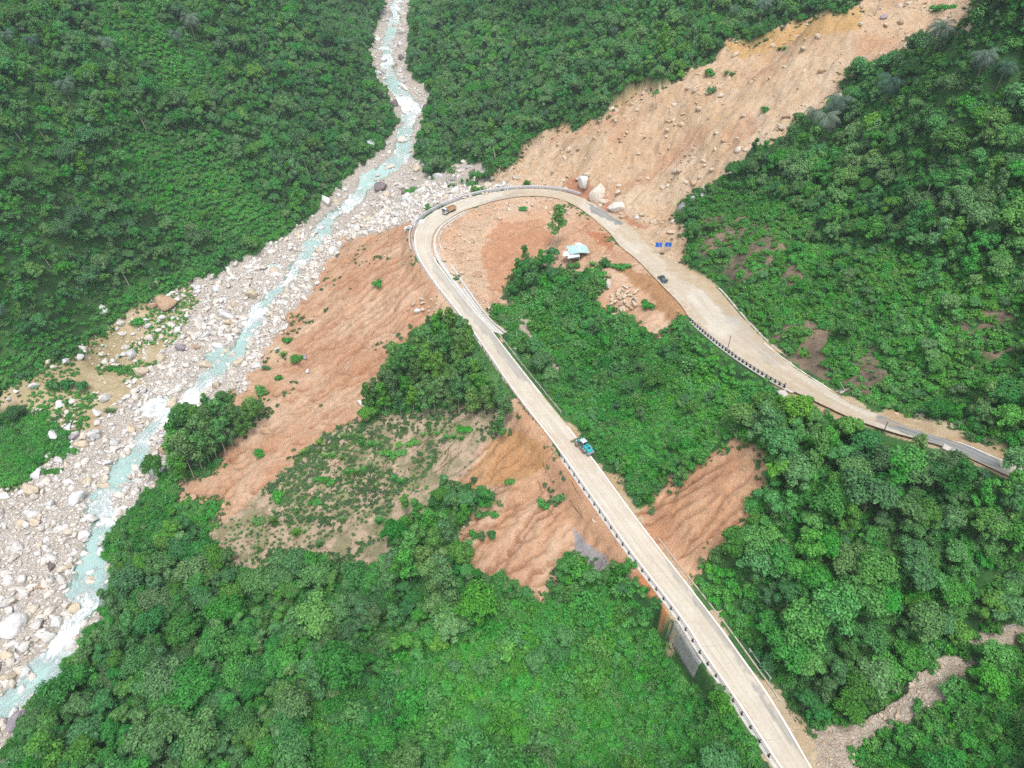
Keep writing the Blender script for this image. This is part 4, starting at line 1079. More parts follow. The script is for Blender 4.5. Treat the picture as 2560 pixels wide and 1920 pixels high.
# shrubs dotted on bare soil
shr = [(817,620,14,14,'dark shrub on the red slope left of the lower road'),(745,645,0,10,''),(612,770,16,12,'shrub low on the red slope near the river'),(640,780,18,14,''),(600,820,12,10,''),(575,800,10,9,''),(690,960,14,12,''),(560,985,16,14,''),(600,1075,20,16,''),
       (560,1130,26,18,'large tuft of long leaves in the scrub'),(640,1155,18,14,''),(1100,1045,14,12,''),(1050,1110,40,30,''),(1040,1160,44,30,''),(1060,1070,20,14,''),(1362,1225,16,16,''),(1175,1090,30,20,''),(1210,1085,20,14,''),(1690,105,24,24,''),(1535,155,16,14,''),
       (2035,22,40,16,''),(1535,200,12,9,''),(1575,158,26,12,''),(1650,255,14,10,''),(1340,580,34,20,''),(1310,575,20,14,''),(275,770,0,12,''),(270,800,44,36,''),(300,700,20,12,''),(150,840,60,20,''),(240,890,26,18,''),(110,1020,34,20,''),(150,975,34,24,''),
       (760,945,40,24,''),(800,960,40,26,''),(850,985,40,26,''),(720,990,40,26,''),(770,1020,40,26,''),(880,960,36,26,''),(930,940,36,26,''),(980,950,36,26,''),(700,1040,36,24,''),(800,1010,36,26,''),(860,1040,30,24,''),(1000,930,30,20,''),(660,980,30,20,''),
       (590,1130,20,16,''),(680,1085,24,16,''),(740,1120,24,18,''),(820,1130,20,16,''),(620,1200,30,20,''),(690,1180,20,16,''),(1130,455,10,8,''),(1240,580,24,14,''),(1280,575,16,10,''),(1395,665,18,12,''),(1010,1090,24,18,''),(500,900,20,14,''),(540,870,20,12,''),(570,850,20,12,''),(620,740,12,10,''),
       (1140,400,10,8,''),(1440,1395,30,20,'shrub at the foot of the grey retaining wall'),(1468,1442,34,20,'shrub hiding the base of the grey retaining wall'),(1500,1486,40,24,'shrub at the near end of the grey retaining wall'),(1528,1510,40,24,'shrub below the near end of the grey retaining wall'),(975,405,24,12,''),(1020,400,22,12,''),(890,415,26,14,''),(1305,1010,0,10,'')]
wh = lambda px, py: ('on the bare slope under the road' if px > 1000 and py > 900 else 'among the boulders of the river bank' if px < 320 and py < 1100 else 'on the great landslide above the bend' if py < 350 else
                     'inside the hairpin bend' if px > 1050 and py < 700 else 'on the scrubby slope with fallen stems' if py > 930 else 'on the red slope between river and road' if px > 480 else 'by the river')
for i, (px, py, w, h, lb) in enumerate(shr):
    if w == 0: continue
    k = ['shrub', 'dshrub', 'tuft', 'shrub'][i % 4]
    if py > 900 and 640 < px < 1000: k = ['tuft', 'cane', 'shrub'][i % 3]
    place_ = wh(px, py)
    nsub = 1 if w < 22 else (2 if w < 34 else 3)
    for s in range(nsub):
        qx = px + (0 if nsub == 1 else (s - (nsub - 1) / 2) * w * .45); qy = py + rnd.uniform(-4, 4) * (nsub > 1)
        hero_tree(k, i + s, qx, qy, w / nsub * 1.35 + 3, lb or 'low green %s %s' % ('tuft' if k in ('tuft', 'cane') else 'shrub', place_), 'grass_tuft' if k in ('tuft', 'cane') else 'shrub', 'shrub', 'shrubs ' + place_, rad=.5)
# palms
for i, (px, py, w) in enumerate([(1790,268,64),(1770,300,60),(1900,225,62),(1990,165,64),(1745,262,40),(2080,225,60),(2110,265,50),(425,72,44),(160,215,44),(385,55,36),(240,110,40),(80,95,36),(30,80,34),(1640,30,38),(1500,60,26),(1580,40,24),(25,705,40),(1325,70,22)]):
    p = ground_pt(px, py + 26); d = project(p.x, p.y, p.z)[2]
    s = w * d / F / 5.6; H_(p.x, p.y, 4.6)
    e = empty('palm_tree', (p.x, p.y, p.z), (rnd.uniform(-.1, .1), rnd.uniform(-.1, .1), rnd.uniform(0, 6)), s)
    h = 6.5
    f = link('fronds', PALMS[i % 3], e, (0, 0, h))
    mb = MB(); mb.tube([(0, 0, -1), (.05, 0, h * .5), (0, .05, h + .2)], [.2, .16, .14], 6); mb.build('trunk', M_BARK, e, True)
    where = 'beside the right rim of the landslide' if px > 1700 and py > 150 and px < 2050 else 'on the wooded slope right of the landslide' if px > 2050 else 'on the wooded slope at the upper left' if px < 700 else 'in the forest behind the bend'
    tag(e, 'blue green palm with arching fronds ' + where, 'palm', 'palms ' + where)

# --- the wood: individual trees nearest the camera, the rest as one mass
hx = np.array([h[0] for h in HERO]); hy = np.array([h[1] for h in HERO]); hr = np.array([h[2] for h in HERO])
def clear_of(x, y, extra=0):
    ok = np.ones(len(x), bool)
    for a, b_, r in zip(hx, hy, hr): ok &= (x - a) ** 2 + (y - b_) ** 2 > (r + extra) ** 2
    return ok
RD_ = lambda x, y: bil(ROADD, x, y)
def road_gap(x, y):
    """clearance from the road edge"""
    i = bil(ROADI, x, y); return bil(ROADD, x, y) - np.interp(i, np.arange(len(RC)), RHW)
def lower_road_arm(x, y): return bil(ROADI, x, y) < 70
X, Y = field(3.75, 680, 200)
c = zone(X, Y)
rg = road_gap(X, Y); wd_ = bil(WD, X, Y)
dens = fbm(X * .035, Y * .035, 3, 33)
tree_ok = (c == Z_FOREST) & (rg > 4.0) & (wd_ > 6) & clear_of(X, Y, 1.0) & (rng.uniform(size=len(X)) < np.clip((dens - .28) * 6, .72, 1))
bush_tree = (c == Z_BUSH) & (rg > 5.5) & (wd_ > 8) & clear_of(X, Y, 1.0) & (rng.uniform(size=len(X)) < np.clip((dens - .42) * 1.8, .07, .45))
m = tree_ok | bush_tree
TX, TY, TC = X[m], Y[m], c[m]
TZ = height(TX, TY, TC)
px, py, dep = project(TX, TY, TZ + 5)
# keep crowns from covering open ground and road in front of them: test where the crown shows
def open_at(qx, qy, x, y):
    """share of the crown that would stand in front of open ground"""
    r = np.zeros(len(qx), bool)
    for p in (BED, SLIDE, LEFT, MID, SCAR, HAIR, SHOULD, SHOUL1, SHOUL2): r |= inpoly(qx, qy, p)
    rp_ = [(a, b) for a, b, *_ in ROAD] + [(a, b) for _, _, a, b, _ in ROAD[::-1]]
    return r | inpoly(qx, qy, rp_)
cover = open_at(px, py, TX, TY)
_px4, _py4, _ = project(TX, TY, TZ + 3)
over = inpoly(_px4, _py4 + 14, STREAM) | inpoly(_px4, _py4 - 12, STREAM) | inpoly(_px4, _py4, STREAM)
kp = ~over
TX, TY, TC, TZ, px, py, dep, cover = [q[kp] for q in (TX, TY, TC, TZ, px, py, dep, cover)]
rg_m, dens_m = rg[m][kp], dens[m][kp]
_, bpy_, _ = project(TX, TY, TZ)
scl = rng.choice([.6, .75, .9, 1.0, 1.1, 1.35], len(TX)) * rng.uniform(.88, 1.1, len(TX)) * np.where(TC == Z_BUSH, .62, 1.0) * np.where(cover, .62, 1.0)
scl *= np.clip(.85 + (rg_m - 5) * .05, .8, 1.1)
kind = np.where(rng.uniform(size=len(TX)) < .22, 1, 0)             # 1: tall
inview = (px > -30) & (px < 2242) & (py > -30) & (py < 1690)
order = np.argsort(np.where(inview, dep, 1e9))
n_hero_trees = len(gro) + len(gro2) + 14 + 28
N_IND = 300 - n_hero_trees
ind = order[:N_IND]
rest = np.ones(len(TX), bool); rest[ind] = False
def region(x, y):
    if x < 520: return 'in the wood at the lower left above the river'
    if x < 1000: return 'in the wood at the bottom, left of the cane slope'
    if x < 1640 and y > 1180: return 'rising out of the bright cane slope at the bottom'
    if x > 1780 and y > 1380: return 'near the stony gully at the lower right'
    if y > 1150: return 'in the thicket right of the lower road'
    if y > 880 and x > 1500: return 'in the thicket below the upper road'
    if x > 1400 and y < 900 and x > 1650: return 'on the overgrown hill right of the upper road'
    if x > 1050: return 'in the green hollow between the two arms of road'
    return 'on the slopes beside the river'
for i in ind:
    k = 'tall' if kind[i] else 'broad'
    ma = None
    r_ = rnd.random()
    if TC[i] == Z_BUSH or r_ < .25: ma = M_BUSH
    tone = 'bright green' if ma else 'deep green'
    rg_ = region(px[i], py[i])
    put_plant('broadleaf_tree' if k == 'broad' else 'tall_tree', k, rnd.randrange(6), TX[i], TY[i], scl[i], '%s %s tree %s' % (tone, 'round crowned' if k == 'broad' else 'narrow crowned', rg_), 'tree', 'trees ' + rg_, mats=ma, z=TZ[i] - .2)
for kk, kn in ((0, 'broad'), (1, 'tall')):
    s = rest & (kind == kk)
    n_ = s.sum()
    rot = np.c_[rng.normal(size=n_) * .05, rng.normal(size=n_) * .05, rng.uniform(0, 6.28, n_)]
    sc = np.repeat(scl[s][:, None], 3, 1) * rng.uniform(.88, 1.15, (n_, 3))
    scatter('forest_canopy' if kk == 0 else 'tall_forest_canopy', kn, np.c_[TX[s], TY[s], TZ[s] - .4], rot, sc,
            'dense jungle canopy of rounded crowns over the far slopes' if kk == 0 else 'narrower dark crowns standing up through the jungle canopy', 'forest')
def in_poly_w(X, Y, poly): return inpoly(*project(X, Y, base(X, Y))[:2], poly)
# --- understorey and low bush cover
def low_cover(name, kind_, step, ymax, sel, smin, smax, label, cat='undergrowth', zoff=-.15, marg=120, gap=1.6):
    X, Y = field(step, ymax, marg)
    c = zone(X, Y)
    g = road_gap(X, Y)
    ok = sel(X, Y, c) & (g > gap) & (bil(WD, X, Y) > 2.5)
    X, Y, c = X[ok], Y[ok], c[ok]
    Z = height(X, Y, c); n_ = len(X)
    s = rng.uniform(smin, smax, (n_, 1)) * np.clip((g[ok] - gap) * .25 + .55, .5, 1)[:, None] * rng.uniform(.85, 1.15, (n_, 3))
    rot = np.c_[rng.normal(size=n_) * .15, rng.normal(size=n_) * .15, rng.uniform(0, 6.28, n_)]
    scatter(name, kind_, np.c_[X, Y, Z + zoff], rot, s, label, cat)
    return n_
U = lambda X: rng.uniform(size=len(X))
CANE = BUSH[0]
def in_cane(X, Y):
    z = base(X, Y); a, b_, _ = project(X, Y, z); return inpoly(a, b_, CANE)
in_hill_ = lambda X, Y: inpoly(*project(X, Y, base(X, Y))[:2], BUSH[5])
n1 = low_cover('bush_cover', 'shrub', 1.75, 520, lambda X, Y, c: (c == Z_BUSH) & (U(X) < np.where(in_hill_(X, Y), .35, .96)), .85, 1.6, 'bright low bushes and creepers covering the slopes', 'bushes')
n2 = low_cover('cane_cover', 'cane', 2.1, 260, lambda X, Y, c: (c == Z_BUSH) & in_cane(X, Y) & (U(X) < .7), .7, 1.25, 'tall leafy cane and grass on the slope at the bottom', 'cane')
def in_hill(X, Y):
    z = base(X, Y); a, b_, _ = project(X, Y, z); return inpoly(a, b_, BUSH[5])
low_cover('vine_mounds', 'mound', 2.7, 620, lambda X, Y, c: (c == Z_FOREST) | ((c == Z_BUSH) & ~in_hill(X, Y) & (fbm(X * .06, Y * .06, 3, 68) > .46)), .65, 1.15, 'lumpy vines and bushes filling the gaps between the trees', 'vines', gap=3.0)
low_cover('hill_ferns', 'fern', 1.6, 420, lambda X, Y, c: ((c == Z_BUSH) & in_hill(X, Y)) | ((c == Z_BARE) & (U(X) < .12)), .8, 1.7, 'yellow green low growth over the hill right of the upper road', 'ferns')
low_cover('hollow_thickets', 'mound', 4.6, 330, lambda X, Y, c: (c == Z_BUSH) & in_poly_w(X, Y, BUSH[1]) & (fbm(X * .08, Y * .08, 3, 81) > .42), 1.1, 2.1, 'tall creeper covered mounds in the green hollow between the road arms', 'thicket', gap=5)
low_cover('cane_thickets', 'mound', 4.2, 260, lambda X, Y, c: (c == Z_BUSH) & in_cane(X, Y) & (fbm(X * .07, Y * .07, 3, 67) > .38), .8, 2.1, 'taller thickets standing in the bright cane slope', 'thicket')
n3 = low_cover('undergrowth', 'dshrub', 2.3, 600, lambda X, Y, c: (c == Z_FOREST) & (U(X) < .85), .9, 1.7, 'dark undergrowth between the forest trees', 'undergrowth')
n4 = low_cover('scrub_cover', 'tuft', 1.5, 330, lambda X, Y, c: ((c == Z_SCRUB) & (U(X) < np.clip((fbm(X * .09, Y * .09, 3, 61) - .46) * 9, 0, 1))) | ((c == Z_BARE) & (U(X) < .35)) | ((c == Z_BANK) & (fbm(X * .08, Y * .08, 3, 62) > .50) & (U(X) < .8)), .4, 1.0, 'sparse tufts on the scrubby slopes', 'scrub')
low_cover('slope_regrowth', 'dull', 1.35, 330, lambda X, Y, c: ((c == Z_SCRUB) & ((in_poly_w(X, Y, SCRUBG) & (fbm(X * .1, Y * .1, 3, 65) > .40) & (U(X) < .8)) | ((fbm(X * .12, Y * .12, 3, 69) > .52) & (U(X) < .6)))) | (np.isin(c, (Z_LEFT, Z_MID)) & (fbm(X * .08, Y * .08, 3, 70) > .66) & (U(X) < .2)), .35, .95, 'dull green regrowth and grass on the scrub slope', 'regrowth')
low_cover('dry_grass', 'drytuft', 1.6, 330, lambda X, Y, c: ((c == Z_SCRUB) & (U(X) < .5)) | ((c == Z_BARE) & (U(X) < .6)), .4, .9, 'dry brown grass and twigs on the scrub slope', 'dry grass')
def fringe(X, Y, c):
    soil = np.isin(c, (Z_SLIDE, Z_LEFT, Z_HAIR, Z_SCAR, Z_MID, Z_SCRUB, Z_BANK, Z_SHOULD)); r = np.zeros(len(X), bool); q = np.where(soil)[0]
    for dx, dy in ((2.6, 0), (-2.6, 0), (0, 2.6), (0, -2.6), (1.2, 1.2), (-1.2, -1.2)): r[q] |= np.isin(zone(X[q] + dx, Y[q] + dy), (Z_FOREST, Z_BUSH))
    return r
low_cover('edge_growth', 'dull', 1.25, 420, lambda X, Y, c: fringe(X, Y, c) & (U(X) < .42), .3, .95, 'scattered seedlings thinning out at the edges of the vegetation', 'seedlings')
low_cover('edge_tufts', 'tuft', 1.5, 420, lambda X, Y, c: fringe(X, Y, c) & (U(X) < .35), .4, 1.0, 'grass tufts spilling over the edges of the bare soil', 'tufts')
n5 = low_cover('bank_bushes', 'shrub', 1.7, 330, lambda X, Y, c: ((c == Z_BANK) & (fbm(X * .08, Y * .08, 3, 62) > .44) & (U(X) < .9)) | ((c == Z_BARE) & (fbm(X * .12, Y * .12, 2, 64) > .5) & (U(X) < .5)), .4, .9, 'low bushes creeping over bare banks', 'bushes')

# ------------------------------------------------------------------ rock
def rock_mesh(name, seed, sub, mat, flat_=.7, planes=16):
    g = np.random.default_rng(seed); iv, it = {2: ICO2, 3: ICO3}[sub]
    V = iv.copy()
    for k in range(planes):
        d = g.normal(size=3); d /= np.linalg.norm(d); h = g.uniform(.36, .72)
        o = V @ d - h; V = V - np.maximum(o, 0)[:, None] * d * .92
    V = V * np.array([g.uniform(.9, 1.25), g.uniform(.75, 1.0), flat_ * g.uniform(.85, 1.15)])
    V *= (1 + .05 * np.sin(V[:, :1] * 6 + seed) * np.sin(V[:, 1:2] * 5))
    V += g.normal(size=V.shape) * .012 * (3 if sub == 2 else 1)
    me = mesh_np(name, V, None, mat, False, it)
    return me
def rock_mat(name, cs, dark=(.10, .085, .08), rough=.9):
    m, t, b = new_mat(name, rough, .15); T = NT(t)
    oi = T.node('ShaderNodeObjectInfo'); geo = T.node('ShaderNodeNewGeometry'); tc = T.node('ShaderNodeTexCoord')
    c = T.ramp(oi.outputs['Random'], [(k / (len(cs) - 1), q) for k, q in enumerate(cs)])
    n1 = T.noise(geo.outputs['Position'], .7, 5, .65); n2 = T.noise(geo.outputs['Position'], 3.0, 4, .65)
    c = T.mix(1.0, c, T.ramp(n1, [(.28, .72), (.5, 1.0), (.7, 1.12)]), 'MULTIPLY')
    c = T.mix(T.ramp(n2, [(.56, 0.0), (.70, .45)]), c, dark)
    t.links.new(c, b.inputs['Base Color']); t.links.new(T.bump(T.math('ADD', n1, T.math('MULTIPLY', n2, .5)), .6, .5), b.inputs['Normal'])
    return m
M_RIV = rock_mat('river_granite', [(.72, .70, .67), (.66, .58, .49), (.60, .58, .56), (.78, .76, .74), (.64, .56, .46), (.54, .52, .50), (.74, .70, .64)])
M_WHI = rock_mat('white_granite', [(.70, .69, .67), (.62, .62, .63)], (.22, .20, .19))
M_TAN = rock_mat('tan_granite', [(.62, .52, .38), (.58, .50, .39)], (.28, .19, .11))
M_DRK = rock_mat('dark_wet_rock', [(.16, .13, .13), (.22, .18, .18)])
M_PUR = rock_mat('purple_grey_rock', [(.34, .30, .33), (.30, .27, .30)])
M_PNK = rock_mat('ochre_rock', [(.46, .30, .20), (.48, .33, .22)], (.28, .15, .08))
M_SOILST = rock_mat('soil_covered_stone', [(.54, .42, .30), (.60, .50, .39), (.50, .35, .23), (.60, .54, .46)], (.26, .15, .08))
ROCKS = [rock_mesh('boulder', 700 + i, 3, M_RIV, .72) for i in range(8)]
_RM = {}
def boulder(px, py, w, mat, label, group=None, h=1.0, name='boulder', idx=None, sink=.28, tall=1.0):
    p = ground_pt(px, py + w * .22); d = project(p.x, p.y, p.z)[2]
    r = w * d / F / 2
    i = rnd.randrange(8) if idx is None else idx
    key = (i, mat.name)
    if key not in _RM:
        me = ROCKS[i].copy(); me.materials.clear(); me.materials.append(mat); _RM[key] = me
    o = link(name, _RM[key]); o.scale = (r, r, r * tall); o.location = (p.x, p.y, p.z + r * tall * (.22 if name == 'boulder' else .45))
    o.rotation_euler = (rnd.uniform(-.25, .25), rnd.uniform(-.25, .25), rnd.uniform(0, 6.28))
    HROCK.append((p.x, p.y, r))
    return tag(o, label, 'boulder', group)
HROCK = []
W_, T__, D_, P_, K_, G_ = M_WHI, M_TAN, M_DRK, M_PUR, M_PNK, M_RIV
big = [(544,627,57,T__,'huge tan boulder with a mossy top standing at the water edge'),(573,672,30,W_,'pale boulder in midstream just below the huge mossy tan one'),(598,582,36,T__,'flat topped tan boulder beside the still green pool'),
 (361,649,58,K_,'ochre broken rock face at the edge of the far bank'),(335,655,30,K_,'smaller ochre rock left of the broken rock face'),(393,748,38,P_,'jagged purple grey boulder on the bank'),(425,748,22,K_,'orange tan boulder just right of the jagged purple one'),
 (286,760,46,W_,'flat light grey boulder beside the dark bush'),(350,765,48,T__,'long tan boulder below the ochre bank soil'),(307,798,46,T__,'grey and tan sloping boulder below the dark bush'),(227,855,40,W_,'large light grey boulder with a flat top among the bushes'),
 (373,865,37,T__,'tan boulder standing in the white rapids'),(469,828,27,T__,'smooth pale tan boulder in the stream above the leaning tree'),(212,889,28,W_,'smooth greenish white boulder left of the grey gravel'),(208,933,42,W_,'blocky white boulder with cracks, left of a leaning tan one'),
 (286,924,32,T__,'leaning orange tan boulder on the gravel'),(148,919,28,W_,'white boulder above the purple tinged one'),(116,938,38,W_,'elongated light grey boulder next to the green bank'),(161,940,28,P_,'rounded purple tinged boulder'),
 (183,952,42,T__,'flat sand coloured slab between the white boulders'),(81,1017,42,W_,'bright white boulder at the edge of the green bank'),(70,1052,54,T__,'long mossy pale boulder below the bright white one'),(111,1084,38,W_,'upright white grey boulder with straight sides'),
 (170,1068,54,W_,'huge cube shaped white boulder beside the stream'),(193,1033,36,T__,'tan boulder behind the huge cube shaped white one'),(225,1045,34,T__,'rounded tan boulder in the narrows'),(247,1067,30,W_,'white boulder in the turquoise narrows'),(218,1062,22,G_,'small rounded boulder between the narrows rocks'),
 (232,995,30,W_,'smooth white boulder beside the wide pool'),(267,1047,22,G_,'pinkish grey boulder on the right of the narrows'),(445,721,26,W_,'grey block in the slack water'),(496,691,26,T__,'rounded grey tan boulder right of the log'),(497,728,28,W_,'flat white boulder at the tail of the side pool'),
 (506,652,27,T__,'orange tinted boulder left of the huge mossy one'),(465,620,28,W_,'flat grey slab at the upper bank'),(76,829,27,W_,'pale flat boulder at the forest foot'),(141,778,24,W_,'white boulder on the sandy bank'),(235,687,36,W_,'flat grey boulder in the green undergrowth'),
 (20,860,20,W_,'grey boulder at the foot of the wood'),(105,778,22,T__,'round tan boulder on the sandy bank'),(120,790,20,G_,'grey rounded boulder on the sandy bank'),(173,770,26,W_,'long flat white boulder on the sandy bank'),(400,560,22,W_,'grey boulder half hidden in shrubs at the wood edge'),
 (335,605,22,T__,'tan boulder in the trees above the bank'),(325,615,20,T__,'second tan boulder in the trees above the bank'),(265,720,24,W_,'angular white boulder on the upper bank'),(290,690,24,T__,'tan boulder beside the soil mound'),(315,688,22,W_,'white boulder beside the soil mound'),
 (22,1345,76,W_,'giant pale boulder at the picture edge, largest of the river bed'),(150,1222,38,T__,'long tilted pale boulder beside the turquoise pool'),(219,1190,26,W_,'pale boulder in the cascade'),(76,1308,36,G_,'rounded boulder between the giant and the stream'),(109,1312,42,G_,'big pinkish boulder right of the giant one'),
 (82,1340,42,G_,'long pink grey boulder leaning on the giant one'),(121,1341,30,W_,'smooth oval white boulder at the rapids'),(94,1366,38,G_,'dented boulder below the smooth oval one'),(57,1446,40,W_,'oval purple white boulder near the tree edge'),(22,1458,46,T__,'cream boulder with a wavy side'),(20,1408,46,T__,'brown topped long boulder'),
 (50,1480,36,W_,'smooth white boulder lying slantwise by the stream'),(40,1540,78,P_,'big flat grey rock slab at the lower stream'),(180,1150,34,W_,'flat grey boulder above the cascade'),(198,1249,25,T__,'small tan boulder standing in the turquoise pool'),(171,1289,19,W_,'white boulder at the pool outlet'),
 (76,1123,32,T__,'cream boulder on the cobble flat'),(111,1220,26,D_,'brown shaded boulder on the cobble flat'),(84,1264,20,K_,'dark brown boulder on the cobble flat'),(185,1365,20,W_,'white boulder in the lower rapids'),(45,1125,30,T__,'broad cream boulder near the dark puddle'),(205,1340,22,G_,'stone in the stream beside the tree edge'),
 (868,121,28,D_,'large dark boulder on the right bank far upstream'),(800,131,18,D_,'dark upright rock at the foot of the left wood'),(852,218,32,D_,'dark wet rock splitting the white water'),(922,226,28,D_,'dark rock at the right bank under the trees'),(847,96,26,G_,'round pale boulder in the upstream cascade'),
 (853,52,26,G_,'pale boulder at the head of the cascade'),(868,66,28,G_,'broad pale boulder just below the head of the cascade'),(818,402,42,D_,'broad dark boulder under the small waterfall'),(1020,372,26,D_,'dark boulder in the dry side channel'),(875,412,32,D_,'dark brown boulder right of the waterfall'),
 (852,140,22,G_,'pale boulder under the large dark one'),(838,228,24,G_,'pale boulder beside the white chute'),(870,175,20,G_,'pale flat rock at the river bend'),(352,937,26,P_,'purple grey rocks at the foot of the clump of trees'),(362,965,38,K_,'orange and purple boulder behind the round dark tree'),(370,940,22,W_,'white boulder left of the clump of trees'),
 (382,985,20,W_,'small white boulder at the foot of the clump of trees'),(415,1072,30,K_,'orange rock at the lower tip of the bare slope')]
for px, py, w, mt, lb in big: boulder(px, py, w, mt, lb, 'boulders of the river bed')
slide_b = [(1258,402,28,W_,'white upright boulder at the end of the hairpin barrier',1.7),(1286,418,40,G_,'tall angular grey boulder beside the road on the landslide',1.35),(1326,443,38,G_,'broad grey boulder resting by the grey wet patch of road',.9),(1305,432,24,G_,'lower grey boulder wedged against the tall angular one',.9),(1376,469,15,W_,'left of two small white boulders near the road',1),
 (1389,472,14,W_,'right of two small white boulders near the road',1),(1452,480,20,G_,'square boulder under the pale rock face',1),(1264,375,18,T__,'tan boulder on the slope above the white upright one',1.1),(1385,462,16,T__,'round tan boulder above the two small white ones',1),(1470,452,34,P_,'big smooth grey rock face at the lower right rim of the landslide',1.4),
 (1497,425,26,W_,'pale block at the lower right rim of the landslide',.9),(1520,418,22,W_,'second pale block at the lower right rim of the landslide',.9),(1430,480,12,T__,'small tan boulder left of the square one',1),(1895,72,24,P_,'grey boulder high on the landslide',.9),(1991,85,20,P_,'purple boulder near the right rim of the landslide',.9),
 (1855,60,14,G_,'grey stone left of the high grey boulder',.9),(1695,300,18,T__,'tan boulder at the right rim of the landslide',1),(1680,305,14,T__,'smaller tan boulder at the right rim of the landslide',1),(660,770,16,P_,'purple grey boulder on the red slope',1),(598,752,18,G_,'grey boulder half buried in the red slope',.9),(665,800,14,W_,'white boulder on the red slope',1),
 (905,668,22,W_,'pale boulder at the foot of the stone cluster',.9),(1556,705,12,W_,'',1),(1255,698,12,W_,'pale rock alone in the green hollow',1.2),(1310,555,0,W_,'',1),(1236,608,14,W_,'flat white rock below the hut',.6),(1030,585,40,K_,'domed orange rock in the hairpin gully',.6),(1640,530,0,W_,'',1),(1080,470,18,T__,'pale rock inside the bend',.8),(1100,450,16,T__,'second pale rock inside the bend',.8),
 (1350,430,12,T__,'',1)]
for px, py, w, mt, lb, tl in slide_b:
    if w and lb: boulder(px, py, w * (1.3 if 1240 < px < 1340 and py < 460 else 1.0), mt, lb, 'boulders on the slides and beside the road', tall=tl)
g_ = random.Random(11)
for i in range(72):
    t = g_.uniform(0, 6.28); r = math.sqrt(g_.random()); boulder(1345 + 30 * r * math.cos(t) - 10 * r * math.sin(t), 648 + 34 * r * math.sin(t), g_.uniform(10, 17), M_SOILST if i % 3 else M_TAN, 'pale tan rock of the loose pile beside the upper road', 'rocks of the pile beside the upper road', name='rock')
for i in range(14):
    boulder(g_.uniform(880, 945), g_.uniform(645, 672), g_.uniform(8, 16), M_SOILST, 'pale rock of the cluster at the edge of the red slope', 'rocks of the cluster on the red slope', name='rock')
for i in range(26):
    t = g_.random(); boulder(960 + 95 * t + g_.uniform(-14, 14), 428 - 22 * t + g_.uniform(-14, 10), g_.uniform(9, 17), M_TAN if i % 2 else M_SOILST, 'tan rock of the rubble outside the hairpin rail', 'rocks outside the hairpin rail', name='rock')
n_bould = len(HROCK)
# more river boulders one could count
cand_x, cand_y = field(3.0, 700, 20)
cz = zone(cand_x, cand_y)
cwd = bil(WD, cand_x, cand_y)
okb = ((cz == Z_BED) & (rng.uniform(size=len(cz)) < .16)) | ((cz == Z_BANK) & (rng.uniform(size=len(cz)) < .10))
bx, by = cand_x[okb], cand_y[okb]
for a, b_, r in HROCK:
    k = (bx - a) ** 2 + (by - b_) ** 2 > (r * 1.25 + .8) ** 2; bx, by = bx[k], by[k]
bpx, bpY, bdep = project(bx, by, height(bx, by))
br = .9 + rng.pareto(2.3, len(bx)) * .8; br = np.clip(br, .9, 3.2) * np.clip(bdep / 240, .9, 1.5)
o_ = np.argsort(-br / bdep)[:max(0, 290 - sum(1 for q in bpy.context.scene.objects if q.name.startswith('boulder')))]
bz = height(bx, by)
def river_where(y, x):
    return ('far upstream above the bend' if y < 330 else 'on the bank level with the hairpin' if y < 560 else 'along the middle reach below the red slope' if y < 860 else 'on the broad cobble flat beside the rapids' if y < 1120 else 'on the lowest cobble flat')
for i in o_:
    mt = [M_RIV, M_WHI, M_TAN, M_RIV, M_WHI][rnd.randrange(5)]
    key = (rnd.randrange(8), mt.name)
    if key not in _RM:
        me = ROCKS[key[0]].copy(); me.materials.clear(); me.materials.append(mt); _RM[key] = me
    o = link('boulder', _RM[key]); r = br[i]; o.scale = (r, r, r); o.location = (bx[i], by[i], bz[i] + r * .08); o.rotation_euler = (rnd.uniform(-.3, .3), rnd.uniform(-.3, .3), rnd.uniform(0, 6.28))
    cn = {'white_granite': 'white', 'tan_granite': 'tan', 'river_granite': 'pale grey'}[mt.name]
    HROCK.append((bx[i], by[i], r))
    tag(o, 'mid sized %s boulder %s' % (cn, river_where(bpY[i], bpx[i])), 'boulder', '%s boulders %s' % (cn, river_where(bpY[i], bpx[i])))
KINDS['stone'] = [(rock_mesh('stone', 800 + i, 2, M_RIV, .65), None, 1) for i in range(7)]
KINDS['rubble'] = [(rock_mesh('stone', 820 + i, 2, M_SOILST, .7), None, 1) for i in range(6)]
def stones(name, kind, step, ymax, sel, dist, label, cat, zf=.15):
    X, Y = field(step, ymax, 60, jit=.5); c = zone(X, Y); g = road_gap(X, Y); wd = bil(WD, X, Y)
    ok = sel(X, Y, c, wd) & (g > .8); X, Y, c = X[ok], Y[ok], c[ok]
    Z = height(X, Y, c); n_ = len(X); s = dist(n_)
    rot = np.c_[rng.normal(size=n_) * .3, rng.normal(size=n_) * .3, rng.uniform(0, 6.28, n_)]
    scatter(name, kind, np.c_[X, Y, Z + s * zf], rot, s[:, None] * rng.uniform(.75, 1.2, (n_, 3)), label, cat)
    return n_
q1 = stones('river_cobbles', 'stone', 1.15, 345, lambda X, Y, c, w: ((c == Z_BED) & (w > -.2)) | ((c == Z_BANK) & (U(X) < .65 * (fbm(X * .07, Y * .07, 2, 63) > .38))), lambda n_: np.clip(.36 + rng.pareto(1.8, n_) * .42, .3, 2.7), 'pale cobbles and small boulders paving the river bed', 'cobbles')
q2 = stones('far_river_stones', 'stone', 2.1, 800, lambda X, Y, c, w: (c == Z_BED) & (Y > 330), lambda n_: np.clip(.45 + rng.pareto(2.6, n_) * .55, .4, 2.6), 'pale rocks choking the river bed upstream', 'rocks')
